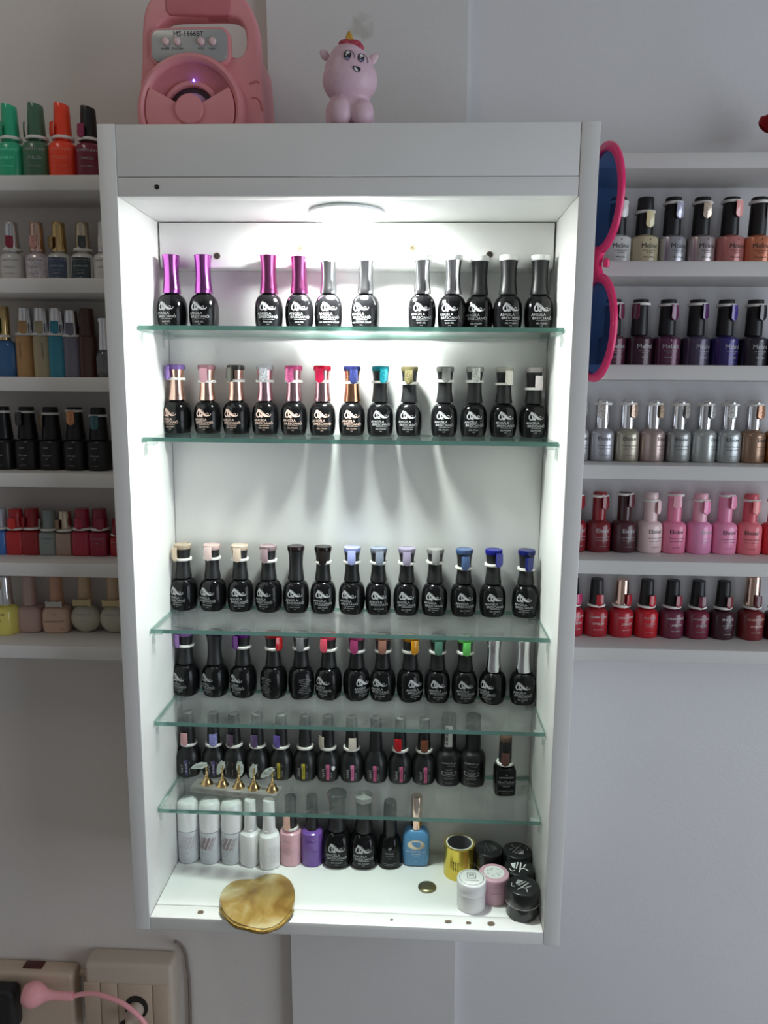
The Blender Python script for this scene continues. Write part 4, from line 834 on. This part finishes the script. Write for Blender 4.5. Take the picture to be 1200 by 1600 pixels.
N = mh.node_tree.nodes; L = mh.node_tree.links; bs = N['Principled BSDF']; bs.inputs['Roughness'].default_value = .22; bs.inputs['Coat Weight'].default_value = .4
tc = N.new('ShaderNodeTexCoord'); no = N.new('ShaderNodeTexNoise'); no.inputs['Scale'].default_value = 15; no.inputs['Detail'].default_value = 4; no.inputs['Distortion'].default_value = .8
L.new(tc.outputs['Object'], no.inputs['Vector']); rp = N.new('ShaderNodeValToRGB'); L.new(no.outputs['Fac'], rp.inputs[0])
rp.color_ramp.elements[0].position = .36; rp.color_ramp.elements[0].color = C(128, 92, 40, .85); rp.color_ramp.elements[1].position = .66; rp.color_ramp.elements[1].color = C(208, 194, 150, .85)
e = rp.color_ramp.elements.new(.5); e.color = C(168, 138, 76, .85)
L.new(rp.outputs[0], bs.inputs['Base Color'])
link('resin_slab', hm, mh, heart)
M_GILT = mat('gilded_edge', (.34, .22, .06, 1), .35, metal=.9, var=.4, vscale=300, bump=.8, bscale=500)
front = [(p[0], p[1]) for p in lp]; k0 = [i for i, p in enumerate(front) if p[1] < -.013]
path = [Vector((front[i][0] * 1.012, front[i][1] * 1.012, HH * .5 + .0006 * math.sin(i * 7.0))) for i in k0]
path.sort(key=lambda v: v.x)
link('gilded_edge', tube_me('gilt', path, .0030, 8, [.8 + .25 * random.random() for _ in path]), M_GILT, heart)

# ------------------------------------------------------------------ pink speaker in the tray behind the fascia
YSP = .066; ZSP = ZI + .0122
def sp(px, py, dy=.006): q = onY(px, py, YSP - dy); return (q.x, q.z)
c0 = sp(294, 166); xc = c0[0]
M_PNK = P('speaker_pink', 205, 134, 138, 1.2, rough=.42); M_PNKD = P('speaker_pink_grip', 182, 104, 110, 1.2, rough=.5)
M_PANEL = mat('panel_grey', (.40, .41, .41, 1), .35, metal=.3)
spk = thing('bluetooth_speaker', 'pink portable speaker with carry handle and round grille on the cabinet top', 'speaker', (xc, YSP, ZSP))
def L2(px, py): x, z = sp(px, py); return (x - xc, z - ZSP)
zb = .0004
def arc_corner(pts, n=6): return sm2(pts, n)
right = [L2(411, 190), L2(409, 150), L2(406, 110), L2(403, 60), L2(398, 28), L2(386, 0), L2(368, -16), L2(345, -22)]
left = [L2(250, -22), L2(234, -10), L2(223, 12), L2(219, 45), L2(218, 100), L2(215, 140), L2(213, 190)]
outer = [(L2(213, 190)[0], zb), (L2(411, 190)[0], zb)] + sm2(right, 4) + sm2(left, 4)
hole = sm2([L2(238, 60), L2(243, 40), L2(256, 26), L2(276, 22), L2(320, 21), L2(352, 21), L2(370, 26), L2(380, 40), L2(383, 62), L2(379, 78), L2(368, 86), L2(340, 78), L2(300, 74), L2(262, 78), L2(240, 86), L2(234, 76), L2(238, 60)], 3)[:-1]
DS = .078
low = [(L2(213, 190)[0], zb), (L2(411, 190)[0], zb), L2(411, 190), L2(409, 150), L2(406, 110), L2(403, 80), L2(380, 84), L2(368, 88), L2(340, 80), L2(300, 76), L2(262, 80), L2(240, 88), L2(219, 80), L2(218, 100), L2(215, 140), L2(213, 190)]
link('housing', plate_me('housing', [low], DS, .006, 3), M_PNK, spk)
link('handle_loop', plate_me('handle', [[(x_, max(z_, .045)) for x_, z_ in outer], hole], .022, .004, 3), M_PNK, spk, (0, -.0006, 0))
gp = [L2(254, -24), L2(360, -24), L2(360, 14), L2(357, 21), L2(262, 21), L2(256, 14)]
link('handle_grip', plate_me('grip', [gp], .020, .003, 2), M_PNKD, spk, (0, -.002, 0))
pr0 = L2(238, 98); pr1 = L2(355, 46)
pn = rrect(pr0[0], pr1[0], pr0[1], pr1[1], .009)
pnb = rrect(pr0[0] - .003, pr1[0] + .003, pr0[1] - .003, pr1[1] + .003, .011)
link('panel_bezel', plate_me('bezel', [pnb], .012, .002, 2), M_PNK, spk, (0, -.006, 0))
pan = link('control_panel', plate_me('panel', [pn], .004, .0008, 2), M_PANEL, spk, (0, -.0075, 0))
bme = lathe_me('btn', [(0, 0), (4.1, 0), (4.3, .6), (3.9, 2.2), (3.0, 3), (0, 3.4)], 22)
for px in (259.5, 277.5, 315, 333):
    x, z = L2(px, 66); o = link('button', bme, P('button_pink', 215, 185, 185, 1.1, rough=.35), spk, (x, -.0076, z)); o.rotation_euler = (PI / 2, 0, 0)
q = Print(); x, z = L2(295, 54); q.text('MS-1666BT', .0074, x, z)
for px, tx in ((259, 'MODE'), (278, 'TF/SCAN'), (315, 'VOL-'), (333, 'VOL+')): x, z = L2(px, 77); q.text(tx, .0034, x, z)
link('lettering', q.mesh('lt', flat_xz(-.0078)), M_INKK, spk)
q_ = sp(296, 171, .014); cx, cz = q_[0] - xc, q_[1] - ZSP; RR = .0610
def fr(name, prof, m, seg=56, y=0):
    me = lathe_me(name, prof, seg); o = link(name, me, m, spk, (cx, y, cz)); o.rotation_euler = (PI / 2, 0, 0); return o
R_ = RR * 1000
fr('grille_rim', [(R_ - 9, 0), (R_ + 1, 0), (R_ + 1, 9), (R_ - 1, 13), (R_ - 4.5, 14.4), (R_ - 7.5, 12.5), (R_ - 9.5, 9), (R_ - 9, 0)], M_PNK)
fr('cone', [(0, .3), (R_ - 9, .3), (R_ - 9.2, 8), (R_ - 14, 5), (34, 1.4), (0, 1)], P('speaker_pink_cone', 188, 112, 120, 1.15, rough=.4))
fr('surround', [(28, 1.2), (34, 1.2), (34, 5), (32, 6.6), (29, 6), (28, 4), (28, 1.2)], M_PNK)
fr('dark_gap', [(0, 1.5), (27.5, 1.5), (27.5, 1.9), (0, 1.9)], mat('gap_dark', (.05, .02, .035, 1), .5))
fr('dome', [(0, 2), (22, 2), (20, 6), (14, 9), (0, 10.4)], P('dome_mauve', 175, 135, 160, 1.1, rough=.3))
def sector(a0, a1, r0, r1, n=14):
    return [(r1 * math.cos(a0 + (a1 - a0) * i / n), r1 * math.sin(a0 + (a1 - a0) * i / n)) for i in range(n + 1)] + [(r0 * math.cos(a1 + (a0 - a1) * i / n), r0 * math.sin(a1 + (a0 - a1) * i / n)) for i in range(n + 1)]
for a0, a1 in ((d0(152), d0(262)), (d0(-82), d0(28))):
    link('fan_plate', plate_me('fan', [sector(a0, a1, .013, .0515)], .004, .0012, 2), M_PNK, spk, (cx, -.0135, cz))
fr('hub', [(0, 9), (16.4, 9), (16.4, 15.6), (15, 17), (0, 17.4)], M_PNK)
x, z = L2(303, 126)
o = link('status_led', lathe_me('led', [(0, 0), (1.3, 0), (1.2, .8), (.7, 1.4), (0, 1.6)], 14), mat('led_blue', (.2, .2, .9, 1), .3, emit=(.12, .08, 1, 1), estr=22), spk, (x, -.0065, z)); o.rotation_euler = (PI / 2, 0, 0)
for a in (((388, 128), (398, 124), (404, 126)), ((392, 150), (400, 150), (406, 158), (409, 170))):
    link('moulded_line', tube_me('ml', [(L2(*p_)[0], -.0004, L2(*p_)[1]) for p_ in a], .0012, 8), M_PNKD, spk)

# ------------------------------------------------------------------ toy unicorn on the ledge
uc = onY(546, 185, .030)
uni = thing('toy_unicorn', 'small pink squishy toy with gold horn sitting on the cabinet ledge', 'toy', (uc.x, .031, ZT - .0004), 0)
M_UNI = P('toy_pink', 218, 186, 200, 1.0, rough=.42)
def blobs_me(parts, voxel=.0013):
    bm = bmesh.new()
    for (x, y, z, rx, ry, rz) in parts:
        r = bmesh.ops.create_icosphere(bm, subdivisions=3, radius=1)
        for v in r['verts']: v.co = Vector((v.co.x * rx + x, v.co.y * ry + y, v.co.z * rz + z))
    me = bpy.data.meshes.new('u'); bm.to_mesh(me); bm.free()
    o = bpy.data.objects.new('u', me); COL.objects.link(o)
    m = o.modifiers.new('r', 'REMESH'); m.mode = 'VOXEL'; m.voxel_size = voxel
    s = o.modifiers.new('s', 'SMOOTH'); s.iterations = 8; s.factor = .5
    dg = bpy.context.evaluated_depsgraph_get(); dg.update()
    out = bpy.data.meshes.new_from_object(o.evaluated_get(dg)); bpy.data.objects.remove(o)
    out.polygons.foreach_set('use_smooth', [True] * len(out.polygons)); return out
HX, HZ = .0005, .058
body_parts = [(HX, 0, HZ - .005, .0305, .0255, .0255), (HX - .002, 0, HZ + .011, .0225, .020, .0225), (HX - .001, 0, HZ + .004, .0275, .0235, .0235), (0, .002, .022, .027, .021, .019),
              (-.0085, -.0135, .0165, .0125, .0115, .0155), (.0155, -.0135, .0150, .0125, .0115, .0145), (-.016, .002, .015, .011, .013, .0145), (.017, .006, .014, .010, .012, .0135)]
link('body', blobs_me(body_parts), M_UNI, uni)
def surf(x, z, off=.0007):
    best = None
    for (px_, py_, pz_, rx, ry, rz) in body_parts[:3]:
        q_ = 1 - ((x - px_) / rx) ** 2 - ((z - pz_) / rz) ** 2
        if q_ > 0:
            y = py_ - ry * math.sqrt(q_); best = y if best is None else min(best, y)
    return (x, (best if best is not None else 0) - off, z)
def decal(name, polys, m, off):
    V = []; Fc = []
    for pts_ in polys:
        b0 = len(V); cx_ = sum(p_[0] for p_ in pts_) / len(pts_); cz_ = sum(p_[1] for p_ in pts_) / len(pts_); n_ = len(pts_)
        V.append(surf(cx_, cz_, off))
        for f_ in (.5, 1): V += [surf(cx_ + (x_ - cx_) * f_, cz_ + (z_ - cz_) * f_, off) for x_, z_ in pts_]
        for i in range(n_):
            j = (i + 1) % n_; Fc.append((b0, b0 + 1 + i, b0 + 1 + j)); Fc.append((b0 + 1 + i, b0 + 1 + n_ + i, b0 + 1 + n_ + j, b0 + 1 + j))
    me = bpy.data.meshes.new(name); me.from_pydata(V, [], Fc); me.update(); link(name, me, m, uni)
def U(px, py): q_ = onY(px, py, .010); return (q_.x - uc.x, q_.z - ZT)
def zu(x, y): return U(490 + x * .1, 40 + y * .1)
e1 = zu(528, 455); e2 = zu(742, 480); mo = zu(680, 690)
eyes = [ellipse(e1[0], e1[1], .0040, .0058, 22), ellipse(e2[0], e2[1], .0034, .0052, 22)]
decal('eye', eyes, M_INKK, .0006)
decal('eye_highlight', [ellipse(e1[0] + .0006, e1[1] + .0026, .0022, .0019, 14), ellipse(e1[0] - .0010, e1[1] - .0002, .0010, .0009, 10), ellipse(e2[0] + .0004, e2[1] + .0023, .0018, .0017, 14), ellipse(e2[0] - .0008, e2[1] - .0004, .0008, .0008, 10)], M_INKW, .0011)
decal('eye_shine', [ellipse(e1[0], e1[1] - .0041, .0027, .0013, 14), ellipse(e2[0], e2[1] - .0037, .0022, .0012, 14)], mat('eye_lilac', (.20, .19, .32, 1), .4), .0012)
for (ex, ez), s in ((e1, 1), (e2, .9)):
    V_, F_ = stroke(sm2([(ex + .0012 * s, ez + .0052 * s), (ex + .0052 * s, ez + .0042 * s), (ex + .0074 * s, ez - .0004), (ex + .0078 * s, ez - .0042 * s)], 4), .0007)
    me = bpy.data.meshes.new('brow'); me.from_pydata([surf(x_, z_, .0009) for x_, z_ in V_], [], F_); me.update(); link('eyelash', me, M_INKK, uni)
mw = [zu(x_, y_) for x_, y_ in ((615, 650), (650, 648), (700, 652), (738, 668), (738, 700), (715, 740), (680, 742), (650, 715), (628, 685))]
decal('mouth', [mw], M_INKK, .0007)
decal('tongue', [[zu(x_, y_) for x_, y_ in ((636, 670), (660, 672), (690, 700), (700, 735), (680, 736), (655, 712))]], WL, .0012)
hz = .0935
link('horn', lathe_me('horn', [(0, 0), (5.2, 0), (5.0, 4), (3.6, 9.4), (1.8, 13), (0, 14)], 20), mat('horn_gold', (.62, .36, .06, 1), .35, metal=.2), uni, (HX - .0005, -.004, hz - .006))
hair = blobs_me([(HX - .004, -.006, hz - .006, .0085, .008, .0045), (HX + .004, -.007, hz - .0065, .0095, .007, .0042), (HX + .010, -.006, hz - .0095, .006, .006, .004)], .0009)
link('forelock', hair, P('forelock_red', 165, 62, 78, 1.1, rough=.45), uni)
for sx, zz in ((-1, .0755), (1, .071)):
    er = blobs_me([(0, 0, 0, .0048, .0032, .0064), (sx * .0014, 0, .003, .0030, .0024, .0044)], .0008)
    o = link('ear', er, P('ear_pale', 220, 190, 200, 1.0, rough=.45), uni, (HX - .001 + sx * .0262, -.002, zz + .003)); o.rotation_euler = (0, sx * .55, 0)

# ------------------------------------------------------------------ giant novelty sunglasses wedged at the cabinet side
P0 = Vector((W + T + .0035, .082, 0)); P1 = Vector((.2955, -.008, 0)); ax = (P1 - P0); LW = ax.length; ax.normalize()
z_at = lambda py: onY(960, py, .02).z
zt_, zm1, zm2, zl_ = z_at(214), z_at(394), z_at(424), z_at(597)
gls = thing('novelty_sunglasses', 'oversized pink sunglasses with blue lenses hung upright on the cabinet side', 'sunglasses', (P0.x, P0.y, zl_), math.atan2(ax.y, ax.x))
M_HOT = P('hot_pink_plastic', 205, 42, 98, 1.5, rough=.3, coat=.3)
M_LENS = glass_mat('blue_lens', (.30, .44, .66, 1), film=.2, filmcol=(.06, .13, .30, 1))
ri = .0085
def lens_pair(za, zc, name):
    cxg, czg, rx_, rz_ = LW * .5, (za + zc) / 2 - zl_, LW * .5, (za - zc) / 2
    o = link('rim', plate_me('rim', [ellipse(cxg, czg, rx_, rz_, 56), ellipse(cxg - .001, czg, rx_ - ri, rz_ - ri * 1.15, 56)], .0055, .0016, 2), M_HOT, gls, (0, -.00275, 0))
    link('lens', plate_me('lens', [ellipse(cxg - .001, czg, rx_ - ri + .0006, rz_ - ri * 1.15 + .0006, 56)], .0012), M_LENS, gls, (0, -.0006, 0))
lens_pair(zt_, zm1, 'a'); lens_pair(zm2, zl_, 'b')
zbm = (zm1 + zm2) / 2 - zl_; hb = (zm1 - zm2)
link('bridge', plate_me('bridge', [sm2([(LW * .30, zbm - hb * .85), (LW * .36, zbm), (LW * .30, zbm + hb * .85), (LW * .58, zbm + hb * .8), (LW * .50, zbm), (LW * .58, zbm - hb * .8), (LW * .30, zbm - hb * .85)], 4)[:-1]], .007, .0018, 2), M_HOT, gls, (0, -.0035, 0))
link('nose_pad', lathe_me('pad', [(0, 0), (3, .6), (4, 3), (3, 9), (0, 11)], 14), M_HOT, gls, (LW * .55, .006, zbm - .004))

# ------------------------------------------------------------------ red rose at the edge of the top rose-side shelf
rp_ = onY(1217, 203, .13)
rose = thing('red_rose', 'red artificial rose in a small stand on the top rose-side shelf', 'rose', (rp_.x, .13, RZ[0]))
M_RED = P('rose_red', 165, 16, 24, 1.5, rough=.55); zc_ = rp_.z - RZ[0] + .006
def petal_me(r, h, wd):
    bm = bmesh.new(); rows = []
    for i in range(6):
        t = i / 5; rad = r * (.35 + .75 * math.sin(t * PI * .62)); zz = -h * .5 + h * t
        row = []
        for j in range(7):
            u = -1 + j / 3; a = u * wd * math.sin(PI * (.15 + .6 * t)); row.append(bm.verts.new((rad * math.sin(a), -rad * math.cos(a), zz - .25 * h * t * u * u)))
        rows.append(row)
    for a, b in zip(rows, rows[1:]):
        for j in range(6): bm.faces.new((a[j], a[j + 1], b[j + 1], b[j]))
    bmesh.ops.solidify(bm, geom=bm.faces[:], thickness=.0005); return finish(bm, 'petal', ang=70)
for k_, (r_, h_, n_) in enumerate(((.006, .018, 3), (.011, .021, 4), (.0165, .021, 5), (.021, .019, 6))):
    pm = petal_me(r_, h_, .95)
    for i in range(n_): link('petal', pm, M_RED, rose, (0, 0, zc_), 2 * PI * i / n_ + k_ * .5)
link('stem', tube_me('stem', [(0, 0, .006), (.001, 0, zc_ * .5), (0, 0, zc_ - .006)], .0016, 8), P('stem_green', 40, 50, 30, 1.3), rose)
link('stand_base', lathe_me('base', [(0, 0), (14, 0), (15, 1), (15, 5), (9, 8), (4, 10), (0, 10)], 26), P('stand_dark', 50, 22, 22, 1.2), rose)

# ------------------------------------------------------------------ sockets and plugs low on the wall
M_SOCK = P('socket_ivory', 150, 140, 128, 1.75, rough=.4); M_SOCK2 = P('socket_cream', 150, 134, 118, 1.75, rough=.45)
def rounded_case(name, x0, x1, yf, zt2, zb2, m, parent, r):
    bm = bmesh.new(); box_bm(bm, x0, x1, yf, YWALL - .0005, zb2, zt2, r, 4); return link(name, finish(bm, name), m, parent)
a = onY(205, 1480, YWALL); zt2 = a.z
f_ = onZ(205, 1508, zt2); yf = f_.y
xl, xr = onY(131, 1520, yf).x, onY(268, 1520, yf).x
sx_ = thing('socket_box', 'ivory surface socket box with modules and a white plug below the cabinet', 'socket', (0, 0, 0))
rounded_case('case', xl, xr, yf, zt2, zt2 - .13, M_SOCK, sx_, .007)
zr0 = onY(205, 1537, yf).z
for pa, pb in ((133, 157), (159, 184), (186, 238), (240, 264)):
    xa, xb = onY(pa, 1560, yf).x, onY(pb, 1560, yf).x
    o = box('module', xa, xb, yf - .0022, yf + .001, zt2 - .11, zr0, M_SOCK2, sx_, .0008)
xs = onY(214, 1572, yf).x; zs_ = onY(214, 1572, yf).z
o = link('hole_or_plug_disc', plate_me('sh', [ellipse(0, 0, .018, .020, 32)], .0012), M_DARK, sx_, (xs, yf - .0030, zs_))
q_ = onY(199, 1603, yf); link('hole_or_plug_disc', plate_me('sh2', [ellipse(0, 0, .012, .013, 28)], .0012), M_DARK, sx_, (q_.x, yf - .0030, q_.z))  # plain dark disc put in for a dark plug low on the box
wp = thing('white_plug', 'white plug pushed into the ivory socket box', 'plug', (xs, yf - .0034, zs_ - .002))
o = link('plug_body', lathe_me('wp', [(0, 0), (12, 0), (12.4, 2), (10.5, 14), (8, 24), (5, 30), (0, 31)], 24), M_SOCK, wp); o.rotation_euler = (PI / 2, 0, 0)
link('plug_cord', tube_me('wc', smooth_path([(0, -.029, 0), (-.004, -.040, -.012), (-.006, -.042, -.05), (-.006, -.040, -.1)], 6), .003, 8), M_SOCK, wp)
b1 = onY(60, 1498, YWALL); z1 = b1.z; y1 = onZ(60, 1522, z1).y; x1r = onY(112, 1525, y1).x
s2 = thing('power_strip', 'cream extension socket bar with dark red switch beside the socket box', 'power strip', (0, 0, 0))
rounded_case('case', x1r - .30, x1r, y1, z1, z1 - .12, M_SOCK2, s2, .006)
q0, q1 = onZ(35, 1513, z1), onZ(72, 1503, z1)
sw = box('rocker_switch', q0.x, q1.x, q0.y, q1.y, z1 - .001, z1 + .0022, P('switch_red', 62, 22, 20, 1.4, rough=.3), s2, .0008)
c1 = onY(108, 1520, y1 + .03); c2 = onY(136, 1527, y1 + .03)
link('connector', tube_me('cn', [(x1r - .002, y1 + .028, z1 - .018), (xl + .002, y1 + .028, z1 - .020)], .006, 10), M_SOCK2, s2)
# pink plug with cord
py_ = y1 - .004
hd = onY(52, 1554, py_ - .02)
M_PP = P('plug_pink', 215, 150, 155, 1.35, rough=.35)
pp = thing('pink_plug', 'pink plug with thick pink cord in front of the cream power strip', 'plug', (hd.x, hd.y, hd.z))
hx = onY(114, 1554, py_ - .02).x - hd.x
me = lathe_me('pl', [(0, -15), (8, -15), (14, -12.5), (17.5, -6), (18.4, 0), (17.2, 7), (13, 14), (9, 20), (7.2, 27), (6.4, 34), (6.2, hx * 1000), (0, hx * 1000)], 28)
o = link('plug_body', me, M_PP, pp); o.rotation_euler = (0, PI / 2, 0)
cp_ = [(hx - .002, 0, 0)] + [(q_.x - hd.x, q_.y - hd.y, q_.z - hd.z) for q_ in (onY(140, 1552, py_ - .022), onY(165, 1557, py_ - .028), onY(190, 1567, py_ - .034), onY(208, 1580, py_ - .038), onY(222, 1594, py_ - .040), onY(232, 1612, py_ - .040), onY(238, 1650, py_ - .040))]
link('plug_cord', tube_me('pc', smooth_path(cp_, 6), .0036, 10), M_PP, pp)
link('plug_prongs', tube_me('pr', [(-.004, .004, 0), (-.004, .022, 0)], .0022, 8), CHR, pp)
kd = onY(8, 1572, py_ - .01)
kp = thing('black_plug', 'black plug on the cream power strip beside the pink plug', 'plug', (kd.x, kd.y, kd.z))
bm = bmesh.new(); box_bm(bm, -.022, .022, -.016, .014, -.036, .036, .010, 4); link('plug_body', finish(bm, 'kp'), MB, kp)
link('plug_cord', tube_me('kc', [(0, -.002, -.034), (0, -.004, -.07), (-.004, -.004, -.12)], .004, 8), MB, kp)
# grey cable from under the cabinet to the socket box
cb = [onY(282, 1452, YWALL - .004), onY(284, 1470, YWALL - .004), onY(289, 1488, YWALL - .004), onY(292, 1504, YWALL - .004), onY(296, 1540, YWALL - .004), onY(298, 1620, YWALL - .004)]
cb[0].y = .150; cb[1].y = .168
tag(link('lamp_cable', tube_me('cb', smooth_path(cb, 5), .0028, 8), P('cable_grey', 105, 95, 90, 1.5)), 'thin grey cable running down the wall from under the cabinet', 'cable')
